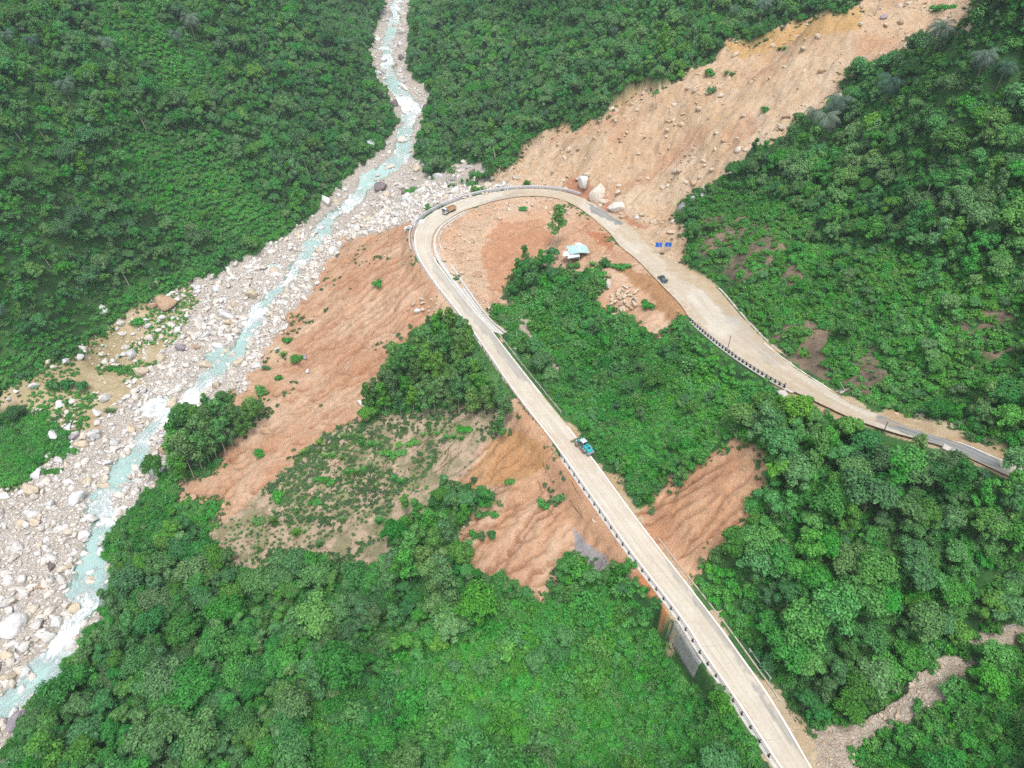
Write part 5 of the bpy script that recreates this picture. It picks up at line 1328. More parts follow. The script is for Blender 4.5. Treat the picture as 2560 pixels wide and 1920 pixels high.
q2b = stones('stream_rocks', 'stone', 2.2, 760, lambda X, Y, c, w: (w < 1.0) & (w > -8) & (U(X) < .55), lambda n_: np.clip(.4 + rng.pareto(2.0, n_) * .45, .4, 2.2), 'stones breaking the surface of the rapids', 'rocks', .25)
q3 = stones('slide_rubble', 'rubble', 1.6, 520, lambda X, Y, c, w: ((c == Z_SLIDE) & (U(X) < .22 + .75 * (fbm(X * .05, Y * .05, 3, 66) > .52))) , lambda n_: np.clip(.25 + rng.pareto(1.9, n_) * .3, .2, 2.4), 'broken stones strewn over the great landslide', 'rubble')
RSTRIP = [(945,500),(1000,458),(1100,430),(1200,432),(1250,450),(1230,462),(1150,450),(1080,465),(1030,500),(1015,560),(1050,640),(1075,690),(1050,690),(990,600),(955,545)]
stones('bend_rubble', 'rubble', 1.3, 420, lambda X, Y, c, w: (c == Z_HAIR) & in_poly_w(X, Y, RSTRIP) & (U(X) < .75), lambda n_: np.clip(.3 + rng.pareto(2.0, n_) * .3, .25, 1.5), 'broken pale rubble along the inside of the bend', 'rubble')
stones('soil_rubble', 'rubble', 1.5, 420, lambda X, Y, c, w: (np.isin(c, (Z_HAIR, Z_SHOULD)) & (U(X) < .28)) | (np.isin(c, (Z_LEFT, Z_SCRUB, Z_MID)) & (U(X) < .12)) | ((c == Z_SCAR) & (U(X) < .05)), lambda n_: np.clip(.16 + rng.pareto(2.2, n_) * .16, .14, .95), 'small stones strewn over the bare soil', 'rubble')
q4 = stones('gully_stones', 'rubble', 1.1, 300, lambda X, Y, c, w: (c == Z_STREAM), lambda n_: np.clip(.25 + rng.pareto(2.8, n_) * .3, .2, 1.2), 'stones filling the dry gully', 'stones')

# ------------------------------------------------------------------ rails, walls, poles
M_STEEL = flat('galvanised_steel', (.55, .56, .60), .5, .5, .3, .1)
M_WHITE = flat('white_paint', (.72, .72, .72), .6, .3)
M_BLACK = flat('black_paint', (.045, .045, .05), .6, .3)
M_CONC = flat('concrete', (.50, .47, .43), .9, .15, 0, .2, .5)
A_, B_ = dense(RO, 3), dense(RI, 3)
U_ = B_[:, :2] - A_[:, :2]; U_ = U_ / np.linalg.norm(U_, axis=1)[:, None]
def edge_pts(i0, i1, side, off):
    Q = (A_ if side < 0 else B_)[int(i0):int(i1)].copy(); Q[:, :2] += U_[int(i0):int(i1)] * side * off; return Q
def resample(Q, step):
    L = np.concatenate([[0], np.cumsum(np.linalg.norm(np.diff(Q, axis=0), axis=1))])
    s = np.arange(0, L[-1], step); return np.stack([np.interp(s, L, Q[:, k]) for k in range(3)], 1)
def guard_rail(Q, step, label, postm, railm, h=.85, dbl=False, pw=.22, foot=False):
    P0 = resample(Q, step); o = Vector(P0[0]); rt = empty('guard_rail', o); tag(rt, label, 'guard rail')
    pts = [Vector(p) - o for p in resample(Q, 1.5)]
    mb = MB()
    for dz, ww in (((0, .34),) if not dbl else ((0, .34), (-.4, .3))):
        for a, b in zip(pts[:-1], pts[1:]): mb.bar(a + Vector((0, 0, h + dz)), b + Vector((0, 0, h + dz)), .1, ww)
    mb.build('rail_beam', railm, rt)
    pm = MB(); pm.box((0, 0, h / 2), (pw, pw, h + .35))
    if foot: pm.box((0, 0, .12), (pw * 2.2, pw * 1.2, .3)); 
    pm.box((0, 0, h + .1), (pw * 1.25, pw * 1.25, .16))
    first = pm.build('post', postm, rt)
    for k, p in enumerate(P0[:98]):
        q = first if k == 0 else first.copy()
        if k: col.objects.link(q); q.parent = rt
        d = P0[min(k + 1, len(P0) - 1)] - P0[max(k - 1, 0)]
        q.location = Vector(p) - o; q.rotation_euler = (0, 0, math.atan2(d[1], d[0]))
k = 15
guard_rail(edge_pts(1.2 * k, 7 * k - 1, -1, .75), 3.0, 'long dark posted guard rail on the valley side of the lowest road stretch', M_BLACK, M_STEEL, .85, False, .26, True)
guard_rail(edge_pts(7 * k + 7, 9 * k + 6, -1, .7), 3.0, 'leaning guard rail with dark posts on the valley side, just above the bare gap', M_BLACK, M_CONC, .7)
guard_rail(edge_pts(9 * k + 8, 14 * k, -1, .6), 1.6, 'white guard rail with close set posts from the grove up to the bend', M_STEEL, M_WHITE, .9, True, .3)
guard_rail(edge_pts(14 * k, 18 * k + 8, -1, .9), 2.0, 'double guard rail round the outside of the hairpin, left part beside the truck', M_STEEL, M_STEEL, 1.1, True, .28)
guard_rail(edge_pts(18 * k + 9, 23 * k + 8, -1, .9), 2.0, 'double guard rail round the outside of the hairpin, top part ending at the landslide', M_STEEL, M_STEEL, 1.1, True, .28)
guard_rail(edge_pts(33 * k, 36 * k + 4, 1, .6), 1.7, 'guard rail with dark close set posts on the upper road above the green hollow', M_BLACK, M_STEEL, .9, False, .34, True)
guard_rail(edge_pts(2.4 * k, 3.2 * k, 1, 2.4), 3.5, 'short grey guard rail on the uphill side of the lower road, under the overhanging tree', M_STEEL, M_STEEL, .8)
guard_rail(edge_pts(7.6 * k, 9.5 * k, 1, 1.1), 3.5, 'thin pale guard rail on the hollow side of the lower road, uphill of the loader', M_CONC, M_CONC, .7)
def parapet(i0, i1, off, label):
    rt = ribbon('concrete_parapet', edge_pts(i0, i1, -1, off), edge_pts(i0, i1, -1, off + .45), flat('parapet_concrete', (.56, .54, .56), .85, .2, 0, .15, .7), .5, 2, .8); tag(rt, label, 'parapet')
parapet(13.3 * k, 23.5 * k, 1.8, 'low concrete parapet outside the double rail of the hairpin')
# stone faced wall under the lower road
m, t, b = new_mat('wall_stone', .95, .1); T = NT(t)
geo = T.node('ShaderNodeNewGeometry'); v = T.node('ShaderNodeTexVoronoi', feature='DISTANCE_TO_EDGE'); T.put(v, 'Vector', geo.outputs['Position']); v.inputs['Scale'].default_value = 1.4
n_ = T.noise(geo.outputs['Position'], .5, 4)
t.links.new(T.mix(T.ramp(v.outputs['Distance'], [(0, 1.0), (.08, 0.0)]), T.mix(n_, (.20, .205, .20), (.44, .43, .41)), (.14, .13, .12)), b.inputs['Base Color'])
Q0 = edge_pts(2.8 * k, 4.0 * k, -1, 1.5); Q1 = edge_pts(2.8 * k, 4.0 * k, -1, 2.2); Q1[:, 2] -= 7
rw = ribbon('retaining_wall', Q0, Q1, m, 0, 6, .5); tag(rw, 'grey stone retaining wall holding up the lower road', 'retaining wall')
def pole(px, py, h, r, label, mat=M_STEEL, head=None):
    p = ground_pt(px, py); e = empty('marker_pole', p); mb = MB(); mb.tube([(0, 0, -.5), (0, 0, h)], [r, r * .7], 8); mb.build('shaft', mat, e)
    if head == 'disc': mb = MB(); mb.wheel((0, 0, h), .38, .06); mb.build('reflector', M_WHITE, e)
    else: mb = MB(); mb.box((0, 0, h + .05), (.25, .25, .12)); mb.build('cap', mat, e)
    tag(e, label, 'pole')
M_RUST = flat('dark_rusty_steel', (.12, .09, .08), .8, .3)
pole(1569, 766, 6.2, .13, 'tall thin dark pole standing behind the dark railed stretch of the upper road', M_RUST)
pole(1907, 936, 3.4, .13, 'short dark post on the lower verge of the upper road', M_RUST)
pole(1694, 839, 1.6, .22, 'stubby dark post beside the fallen concrete slab', M_RUST)
pole(1116, 738, 5.0, .12, 'thin pale pole in the bushes beside the end of the gutter', M_WHITE)
pole(1113, 762, 1.6, .07, 'small round marker on a thin stake by the lower road', M_STEEL, 'disc')

# ------------------------------------------------------------------ hut
def hut():
    z0 = gz(*ground_pt(1250, 556)[:2])
    def c_(px, py, h): x, y = at_z(px, py, z0 + h); return Vector((x, y, z0 + h))
    o = c_(1248, 556, 0); e = empty('hut', o)
    teal = flat('teal_roof_sheet', (.46, .66, .66), .45, .4, .1, .06, .6); wh = flat('pale_roof_sheet', (.70, .73, .78), .4, .4, .1, .05)
    wl = flat('grey_sheet_wall', (.30, .32, .35), .7, .3); wd = flat('old_timber', (.10, .075, .06), .9, .1)
    def sheet(nm, cs, mat):
        P4 = [q - o for q in cs]; mb = MB(); n_ = 14
        V = []; 
        for i in range(n_ * 2 + 1):
            t = i / (n_ * 2); a = P4[0].lerp(P4[1], t); b = P4[3].lerp(P4[2], t); up = Vector((0, 0, .07 * (i % 2))); V += [a + up, b + up]
        mb.add(V, [(2 * i, 2 * i + 1, 2 * i + 3, 2 * i + 2) for i in range(n_ * 2)])
        s = mb.build(nm, mat, e); md = s.modifiers.new('t', 'SOLIDIFY'); md.thickness = .05
        return s
    ra, rb = c_(1248, 529, 3.5), c_(1254, 546, 3.5)
    sheet('roof', [c_(1223, 532, 2.9), ra, rb, c_(1230, 549, 2.9)], teal); sheet('roof', [ra, c_(1266, 530, 2.9), c_(1275, 546, 2.9), rb], teal)
    mb = MB(); mb.bar(ra - o + Vector((0, 0, .12)), rb - o + Vector((0, 0, .12)), .55, .08); mb.build('ridge_cap', wh, e)
    sheet('annex_roof', [c_(1240, 525, 2.7), c_(1254, 523.5, 2.7), c_(1262, 530, 2.9), c_(1246, 530, 2.9)], wh)
    sheet('porch_roof', [c_(1217, 543.5, 2.6), c_(1227, 542.5, 2.7), c_(1231, 552, 2.4), c_(1215.5, 554, 2.2)], wh)
    sheet('porch_roof', [c_(1227, 549, 2.65), c_(1250, 546.5, 2.65), c_(1253, 554, 2.3), c_(1226, 559, 2.2)], wh)
    def wall(nm, a, b, h0, h1, mat):
        a, b = a - o, b - o; mb = MB(); mb.bar((a.x, a.y, (h0 + h1) / 2), (b.x, b.y, (h0 + h1) / 2), .08, h1 - h0); mb.build(nm, mat, e)
    g1, g2, g3, g4 = c_(1231, 566, 0), c_(1252, 563, 0), c_(1249, 552, 0), c_(1229, 554, 0)
    wall('wall', g1, g2, 1.2, 2.25, wl); wall('wall', g2, g3, 0, 2.3, wh); wall('wall', g3, g4, 0, 2.5, wl); wall('wall', g4, g1, 0, 2.2, wl)
    for px, py, h in [(1218, 562, 2.2), (1227, 567, 2.2), (1253, 565, 2.3), (1274, 562, 2.9), (1268, 562, 2.9), (1259, 552, 2.9), (1266, 547, 2.9), (1225, 550, 2.8)]:
        q = c_(px, py, 0) - o; mb = MB(); mb.bar((q.x, q.y, -.4), (q.x, q.y, h), .16); mb.build('post', wd, e)
    q = c_(1262, 561, 0) - o; mb = MB(); mb.box((q.x, q.y + 2, .7), (2.6, 1.6, 1.4), None, .8); mb.build('stored_goods', flat('brown_goods', (.25, .16, .09), .9), e)
    tag(e, 'small tin roofed hut with teal and white sheets on posts inside the bend', 'hut')
    q = c_(1212, 566, 0); b_ = empty('water_drum', (q.x, q.y, gz(q.x, q.y))); mb = MB(); mb.tube([(0, 0, 0), (0, 0, 1.1)], [.5, .5], 12); mb.build('drum', wl, b_); mb = MB(); mb.tube([(0, 0, 1.1), (0, 0, 1.17)], [.53, .5], 12); mb.build('lid', M_BLACK, b_)
    tag(b_, 'grey drum in the shade left of the hut', 'drum')
hut()
# ------------------------------------------------------------------ road sign
def sign():
    p = ground_pt(1430, 548); e = empty('road_sign', p, (0, 0, R(-4)))
    blue = flat('sign_blue', (.01, .13, .62), .4, .4, 0, .03); gr = M_STEEL
    mb = MB(); mb.tube([(-.45, 0, -.4), (-.45, 0, 5.6)], [.13, .12], 8); mb.build('post', gr, e)
    mb = MB(); mb.tube([(.55, 0, -.4), (.55, 0, 5.0)], [.11, .1], 8); mb.build('post', gr, e)
    mb = MB(); mb.bar((-2.6, .08, 4.6), (3.0, .08, 4.9), .12); mb.bar((-2.6, .08, 3.7), (3.0, .08, 4.0), .12); mb.build('cross_bar', gr, e)
    def panel(x, z, w, h, marks):
        mb = MB(); mb.box((x, -.02, z), (w, .06, h)); s = mb.build('panel', blue, e)
        mb = MB(); t_ = .05; y = -.06
        for a, b in (((x - w / 2, z - h / 2), (x + w / 2, z - h / 2)), ((x - w / 2, z + h / 2), (x + w / 2, z + h / 2)), ((x - w / 2, z - h / 2), (x - w / 2, z + h / 2)), ((x + w / 2, z - h / 2), (x + w / 2, z + h / 2))):
            mb.bar((a[0], y, a[1]), (b[0], y, b[1]), .04, t_) if a[0] != b[0] else mb.box(((a[0]), y, z), (t_, .04, h))
        mb.build('border', M_WHITE, s)
        mb = MB()
        for (x0, z0), (x1, z1) in marks:
            n_ = 8
            for q in range(n_):
                u0, u1 = q / n_, (q + 1) / n_
                mb.box((x + x0 + (x1 - x0) * (u0 + u1) / 2, y - .005, z + z0 + (z1 - z0) * (u0 + u1) / 2), (abs(x1 - x0) / n_ + .10, .04, abs(z1 - z0) / n_ + .14))
        mb.build('road_diagram', M_WHITE, s)
    panel(-1.8, 4.2, 2.7, 2.1, [((.0, .6), (.4, -.1)), ((.4, -.1), (.35, -.75))])
    panel(2.0, 4.45, 2.7, 2.0, [((0, -.75), (.03, .75))])
    mb = MB(); mb.box((0, 0, .25), (1.7, 1.0, .7)); mb.build('footing', M_RUST, e)
    tag(e, 'blue road sign of two panels on grey posts in the mud', 'road sign')
sign()

# ------------------------------------------------------------------ vehicles (local x points forward)
def heading(p, q, z):
    a, b = at_z(*p, z), at_z(*q, z); return math.atan2(b[1] - a[1], b[0] - a[0])
M_TYRE = flat('tyre', (.05, .043, .038), .9, .1); M_DTYRE = flat('muddy_tyre', (.24, .18, .12), .95, .1, 0, .3)
M_GLASS = flat('dark_glass', (.03, .035, .05), .08, .6); M_GREY = flat('grey_metal', (.25, .27, .30), .6, .4)
M_LAMP = flat('lamp_glass', (.75, .75, .72), .2, .5); M_TEAL = flat('teal_paint', (.01, .42, .45), .4, .5, 0, .05); M_MUD = flat('dried_mud', (.36, .25, .15), .95, .1, 0, .25)
M_CREAM = flat('cab_paint', (.56, .57, .56), .45, .4, 0, .06)
def wheels(e, lst, r, w, tm, rm):
    for x, y in lst:
        mb = MB(); mb.wheel((0, 0, 0), r, w, n=18); t_ = mb.build('wheel', tm, e, True); t_.location = (x, y, r)
        mb = MB(); mb.wheel((0, 0, 0), r * .5, w * 1.06, n=12); mb.build('rim', rm, t_)
def loader():
    p = Vector((*at_z(1258, 968, 0), 0)); z = .1
    e = empty('wheel_loader', (p.x, p.y, z), (0, 0, heading((1285, 995), (1235, 948), 0)), 1.0)
    mb = MB(); mb.prism([(-3.9, .9), (-3.9, 1.9), (-3.5, 2.25), (-1.2, 2.45), (-1.0, 1.1), (-1.4, .8)], -.85, .85); mb.build('engine_hood', M_TEAL, e, bevel=.12)
    mb = MB(); mb.box((-2.0, 0, 2.42), (.5, .5, .14)); mb.box((-3.0, 0, 2.33), (.7, .9, .1)); mb.build('hood_vent', M_BLACK, e)
    mb = MB(); mb.tube([(-1.6, .45, 2.3), (-1.6, .45, 3.2)], [.08, .08], 8); mb.build('exhaust', M_BLACK, e)
    mb = MB(); mb.prism([(-4.3, .7), (-4.3, 1.35), (-3.7, 1.6), (-3.2, .9), (-3.2, .6)], -1.15, 1.15); mb.build('counterweight', M_GREY, e, bevel=.08)
    mb = MB(); mb.box((-1.5, 0, .95), (5.0, 1.0, .5)); mb.build('rear_frame', M_GREY, e)
    for s in (-1, 1):
        mb = MB(); mb.prism([(-2.9, 1.45), (-2.6, 1.75), (-1.4, 1.75), (-1.0, 1.3), (-1.1, 1.25), (-1.5, 1.62), (-2.5, 1.62), (-2.8, 1.4)], s * 1.0, s * 1.45); mb.build('mudguard', M_GREY, e)
        mb = MB(); mb.box((-.3, s * 1.05, 1.0), (.9, .35, .12)); mb.box((-.3, s * 1.05, .6), (.8, .35, .1)); mb.build('step', M_GREY, e)
    mb = MB(); mb.prism([(-1.0, 1.3), (-.95, 3.1), (.45, 3.1), (.8, 1.3)], -.72, .72); cb = mb.build('cab', M_GLASS, e, bevel=.04)
    mb = MB()
    for x0, x1 in ((-1.0, -.95), (.8, .45), (-.2, -.2)):
        for s in (-1, 1): mb.bar((x0, s * .73, 1.3), (x1, s * .73, 3.1), .1)
    mb.box((-.1, 0, 1.35), (1.8, 1.5, .2)); mb.build('cab_frame', M_GREY, cb)
    mb = MB(); mb.box((-.25, 0, 3.17), (1.75, 1.65, .14)); mb.build('cab_roof', flat('pale_roof_paint', (.58, .60, .64), .5), e, bevel=.04)
    mb = MB(); mb.box((1.5, 0, 1.05), (1.5, .9, .7)); mb.prism([(.9, 1.2), (1.3, 2.2), (1.7, 2.2), (2.0, 1.2)], -.4, .4); mb.build('front_frame', M_TEAL, e)
    for s in (-1, 1):
        mb = MB(); mb.prism([(1.3, 2.0), (1.5, 2.2), (2.4, 1.75), (3.4, .75), (3.3, .5), (2.2, 1.35)], s * .5, s * .68); mb.build('lift_arm', M_TEAL, e)
        mb = MB(); mb.tube([(1.2, s * .35, 1.1), (2.7, s * .35, 1.2)], [.09, .07], 8); mb.build('hydraulic_ram', M_STEEL, e)
        mb = MB(); mb.box((1.9, s * .95, 2.1), (.2, .3, .25)); mb.build('headlight', M_LAMP, e)
    mb = MB(); pr = [(3.3, .25), (3.3, 1.15), (3.42, 1.15), (3.42, .4), (4.35, .22), (4.35, .1), (3.5, .1)]
    mb.prism(pr, -1.4, 1.4)
    for s in (-1.4, 1.36): mb.prism([(3.3, .15), (3.3, 1.15), (3.7, .95), (4.35, .15)], s, s + .05)
    mb.build('bucket', M_MUD, e)
    mb = MB(); mb.prism([(3.45, .4), (3.45, .75), (3.9, .6), (4.2, .3)], -1.25, 1.25); mb.build('bucket_soil', M_MUD, e)
    wheels(e, [(-2.0, -1.1), (-2.0, 1.1), (1.5, -1.1), (1.5, 1.1)], .78, .58, M_DTYRE, M_MUD)
    tag(e, 'teal wheel loader with a grey cab roof and muddy bucket on the lower road', 'wheel loader')
loader()
def truck():
    z = 4.3; p = at_z(971, 459, z)
    e = empty('dump_truck', (p[0], p[1], z + .02), (0, 0, heading((985, 450), (955, 463), z)), 1.0)
    mb = MB(); mb.prism([(2.2, .75), (2.2, 2.95), (3.5, 2.95), (3.75, 2.1), (3.85, .75)], -1.2, 1.2); cb = mb.build('cab', M_CREAM, e, bevel=.08)
    mb = MB(); mb.prism([(3.60, 2.78), (3.80, 2.02), (3.83, 2.02), (3.64, 2.78)], -1.02, 1.02); mb.build('windshield', M_GLASS, cb)
    for s in (-1, 1):
        mb = MB(); mb.box((2.95, s * 1.205, 2.35), (.9, .02, .75)); mb.build('side_window', M_GLASS, cb)
        mb = MB(); mb.box((3.7, s * 1.38, 2.25), (.12, .2, .5)); mb.bar((3.6, s * 1.2, 2.45), (3.7, s * 1.35, 2.45), .04); mb.build('mirror', M_BLACK, cb)
        mb = MB(); mb.box((3.9, s * .9, .85), (.06, .4, .22)); mb.build('headlight', M_LAMP, e)
    mb = MB(); mb.box((3.82, 0, .65), (.22, 2.4, .5)); mb.build('bumper', M_GREY, e, bevel=.04)
    mb = MB(); mb.box((3.86, 0, 1.45), (.06, 1.6, .4)); mb.build('grille', M_BLACK, e)
    mb = MB(); mb.box((-.3, 0, .85), (6.8, .9, .3)); mb.build('chassis', M_BLACK, e)
    mb = MB(); mb.box((1.95, 0, 1.7), (.3, 2.2, 1.7)); mb.build('headboard', M_BLACK, e)
    bed = flat('bed_paint_tan', (.50, .38, .24), .8, .2, 0, .2)
    mb = MB(); mb.box((-.95, 0, 1.2), (5.4, 2.4, .12))
    for s in (-1, 1):
        mb.box((-.95, s * 1.2, 1.9), (5.4, .1, 1.4))
        for q in range(6): mb.box((-3.4 + q, s * 1.28, 1.85), (.12, .08, 1.3))
    mb.box((1.7, 0, 2.0), (.1, 2.4, 1.6)); mb.box((-3.62, 0, 1.85), (.1, 2.4, 1.3)); mb.build('cargo_bed', bed, e)
    iv, it = ICO2; mb = MB(); mb.add([(v[0] * 2.55 - .95, v[1] * 1.13, 2.25 + max(v[2], -.3) * .55 + .08 * math.sin(v[0] * 7) * math.cos(v[1] * 6)) for v in iv], [tuple(f) for f in it])
    mb.build('soil_load', flat('red_soil_load', (.34, .16, .075), .95, .1, 0, .2), e, True)
    mb = MB(); mb.tube([(.4, -1.0, .8), (1.5, -1.0, .8)], [.32, .32], 10); mb.build('fuel_tank', M_GREY, e)
    wheels(e, [(2.9, -1.05), (2.9, 1.05), (-1.4, -1.0), (-1.4, 1.0), (-2.75, -1.0), (-2.75, 1.0)], .53, .42, M_TYRE, M_MUD)
    tag(e, 'white cabbed dump truck loaded with red soil rounding the hairpin bend', 'truck')
truck()
def car():
    q = ground_pt(1433, 607); z = q.z + .28
    p = at_z(1432, 608, z)
    e = empty('parked_car', (p[0], p[1], z + .02), (0, 0, heading((1428, 600), (1437, 614), z)), 1.0)
    navy = flat('dark_blue_paint', (.035, .06, .085), .25, .6, .2, .05)
    mb = MB(); mb.prism([(-2.35, .35), (-2.4, .95), (-2.2, 1.12), (-1.2, 1.15), (1.0, 1.05), (2.2, .9), (2.4, .7), (2.4, .35)], -.93, .93); bd = mb.build('body', navy, e, bevel=.1)
    V = [(-2.1, -.86, 1.1), (1.15, -.86, 1.04), (1.15, .86, 1.04), (-2.1, .86, 1.1), (-1.6, -.66, 1.66), (.25, -.66, 1.68), (.25, .66, 1.68), (-1.6, .66, 1.66)]
    mb = MB(); mb.add(V, [(3, 2, 1, 0), (4, 5, 6, 7), (0, 1, 5, 4), (1, 2, 6, 5), (2, 3, 7, 6), (3, 0, 4, 7)]); mb.build('windows', flat('sky_lit_glass', (.06, .08, .10), .05, .8), e, bevel=.03)
    mb = MB(); mb.box((-.68, 0, 1.70), (1.95, 1.34, .05)); mb.build('roof', navy, e, bevel=.02)
    for s in (-1, 1):
        mb = MB(); mb.box((2.34, s * .68, .78), (.12, .36, .16)); mb.build('headlight', M_LAMP, e)
        mb = MB(); mb.box((-2.36, s * .7, .9), (.1, .3, .2)); mb.build('tail_light', flat('red_lens', (.35, .02, .02), .3), e)
        mb = MB(); mb.box((.75, s * 1.0, 1.12), (.15, .18, .14)); mb.build('mirror', navy, e)
    mb = MB(); mb.box((2.40, 0, .6), (.06, 1.1, .28)); mb.build('grille', M_BLACK, e)
    mb = MB(); mb.box((2.44, 0, .45), (.03, .5, .12)); mb.build('number_plate', M_WHITE, e)
    mb = MB(); mb.box((0, 0, .35), (4.6, 1.8, .16)); mb.build('sill', M_BLACK, e)
    wheels(e, [(-1.45, -.85), (-1.45, .85), (1.45, -.85), (1.45, .85)], .36, .26, M_TYRE, M_GREY)
    tag(e, 'dark blue car parked facing down the dusty upper road', 'car')
    return z
zc = car()
def person(px, py, rot, label, top, legs):
    x, y = at_z(px, py, zc)
    skin = flat('skin', (.38, .24, .17), .7)
    J = {'pel': (0, 0, .95), 'che': (0, 0, 1.32), 'nec': (0, .01, 1.5), 'hea': (0, .02, 1.62), 'top': (0, 0, 1.72)}
    E = [('pel', 'che'), ('che', 'nec'), ('nec', 'hea'), ('hea', 'top')]; Rr = {'pel': .14, 'che': .15, 'nec': .06, 'hea': .095, 'top': .07}
    for s, n_ in ((-1, 'l'), (1, 'r')):
        for k, v, r in (('hip', (s * .09, 0, .9), .09), ('kne', (s * .11, .03, .5), .06), ('ank', (s * .12, 0, .1), .045), ('toe', (s * .13, .16, .04), .04), ('sho', (s * .19, 0, 1.42), .06), ('elb', (s * .25, .02, 1.15), .045), ('wri', (s * .24, .12, .93), .032), ('han', (s * .24, .15, .86), .035), ('fin', (s * .24, .17, .78), .02)): J[k + n_] = v; Rr[k + n_] = r
        E += [('pel', 'hip' + n_), ('hip' + n_, 'kne' + n_), ('kne' + n_, 'ank' + n_), ('ank' + n_, 'toe' + n_), ('che', 'sho' + n_), ('sho' + n_, 'elb' + n_), ('elb' + n_, 'wri' + n_), ('wri' + n_, 'han' + n_), ('han' + n_, 'fin' + n_)]
    def skinned(nm, keys, mat, par, grow=1.0):
        ks = [q for q in J if q in keys]; me = bpy.data.meshes.new(nm)
        me.from_pydata([J[q] for q in ks], [(ks.index(a), ks.index(b)) for a, b in E if a in ks and b in ks], []); me.materials.append(mat)
        o = link(nm, me, par); sk = o.modifiers.new('skin', 'SKIN'); o.modifiers.new('sub', 'SUBSURF').levels = 1
        for i, q in enumerate(ks):
            d = me.skin_vertices[0].data[i]; d.radius = (Rr[q] * grow, Rr[q] * grow); d.use_root = (i == 0)
        return o
    b = skinned('person', list(J), skin, None); b.location = (x, y, zc + .01); b.rotation_euler = (0, 0, rot)
    skinned('jacket', ['pel', 'che', 'shol', 'shor', 'elbl', 'elbr', 'wril', 'wrir'], flat('jacket', top, .9), b, 1.22)
    skinned('trousers', ['pel', 'hipl', 'hipr', 'knel', 'kner', 'ankl', 'ankr'], flat('trousers', legs, .9), b, 1.25)
    mb = MB(); iv, it = ICO2; mb.add([(v[0] * .11, v[1] * .12 - .015, 1.70 + v[2] * (.09 if v[2] > 0 else .06)) for v in iv], [tuple(f) for f in it]); mb.build('hair', M_BLACK, b, True)
    tag(b, label, 'person')
person(1440.8, 610.5, R(150), 'person in dark clothes standing alone to the right of the parked car', (.06, .055, .045), (.10, .09, .07))
person(1420.8, 604, R(-40), 'person in dark clothes standing at the rear of the parked car', (.05, .045, .04), (.04, .04, .045))

# ------------------------------------------------------------------ loose things
def slab(px, py, w, d_, h, rz, label, mat=M_CONC, name='concrete_slab', tilt=.1):
    p = ground_pt(px, py); mb = MB()
    mb.box((0, 0, 0), (w, d_, h), None, .96); mb.box((w * .12, -d_ * .1, h * .55), (w * .5, d_ * .6, h * .25))
    o = mb.build(name, mat, None, bevel=.05); o.location = (p.x, p.y, p.z + h * .55); o.rotation_euler = (tilt, tilt * .6, R(rz)); return tag(o, label, 'slab')
slab(1692, 856, 2.6, 3.4, .6, 12, 'pale broken concrete slab lying below the upper road edge')
slab(2052, 974, 3.6, 1.5, .5, -35, 'long broken concrete slab below the grey wet road', name='concrete_slab', tilt=.2)
slab(2068, 981, 2.6, 1.1, .4, -48, 'narrower broken slab just right of the long one')
slab(2058, 1000, 2.0, 1.2, .5, -10, 'small slab among rubble at the end of the grey wet road', tilt=.3)
slab(1215, 950, 1.8, 1.2, .3, 30, 'flat broken plate of concrete at the bare gap of the lower road', tilt=.05)
def log(a, b, r, label, mat=M_PBARK, name='fallen_log', group=None, cat='log', twig=True):
    p, q = ground_pt(*a), ground_pt(*b)
    n_ = 6; pts = []
    for k in range(n_ + 1):
        v = p.lerp(q, k / n_); v.z = max(v.z, gz(v.x, v.y) + r * .6) + r * .3; v.x += rnd.uniform(-.15, .15); pts.append(v - p)
    mb = MB(); mb.tube(pts, [r * (1 - .55 * k / n_) for k in range(n_ + 1)], 6)
    if twig:
        for k in (3, 4, 5):
            v = pts[k]; mb.tube([v, v + Vector((rnd.uniform(-1, 1), rnd.uniform(-1, 1), .5)) * r * 6], [r * .35, r * .1], 4)
    o = mb.build(name, mat, None, True); o.location = p; return tag(o, label, cat, group)
log((1813, 850), (1838, 838), .42, 'thick pale log lying on the upper road verge')
log((1805, 846), (1822, 842), .2, 'thin pale log behind the thick one on the upper road verge')
log((446, 690), (458, 645), .28, 'bare pale log lying across the river boulders')
log((330, 800), (372, 789), .2, 'thin grey log on the gravel beside the stream')
log((2160, 1352), (2225, 1343), .3, 'long bleached log across the stony gully')
log((1720, 1560), (1700, 1530), .2, 'dead branch beside the lower road')
log((1470, 1300), (1490, 1252), .12, 'dead branch at the foot of the right scar')
log((1140, 300), (1158, 318), .2, 'bleached fallen trunk in the forest behind the bend')
for i in range(62):
    x0 = rnd.uniform(640, 900); y0 = rnd.uniform(950, 1060)
    if i % 3 == 0: x0, y0 = rnd.uniform(900, 1000), rnd.uniform(930, 990)
    a = R(rnd.choice([130, 118, 100, 140])) + rnd.uniform(-.12, .12); L = rnd.uniform(55, 95)
    log((x0, y0), (x0 + L * math.cos(a), y0 + L * math.sin(a) * .8), .085, 'thin pale fallen sapling lying down the scrub slope', M_DRY, 'fallen_sapling', 'fallen saplings on the scrub slope', 'fallen sapling', False)
for i in range(16):
    x0, y0 = rnd.uniform(1160, 1260), rnd.uniform(950, 1120); L = rnd.uniform(25, 60); a = R(rnd.uniform(40, 75))
    log((x0, y0), (x0 + L * math.cos(a), y0 + L * math.sin(a)), .09, 'dead branch scattered on the soil below the lower road', M_DRY, 'deadwood', 'dead branches below the lower road', 'deadwood', False)
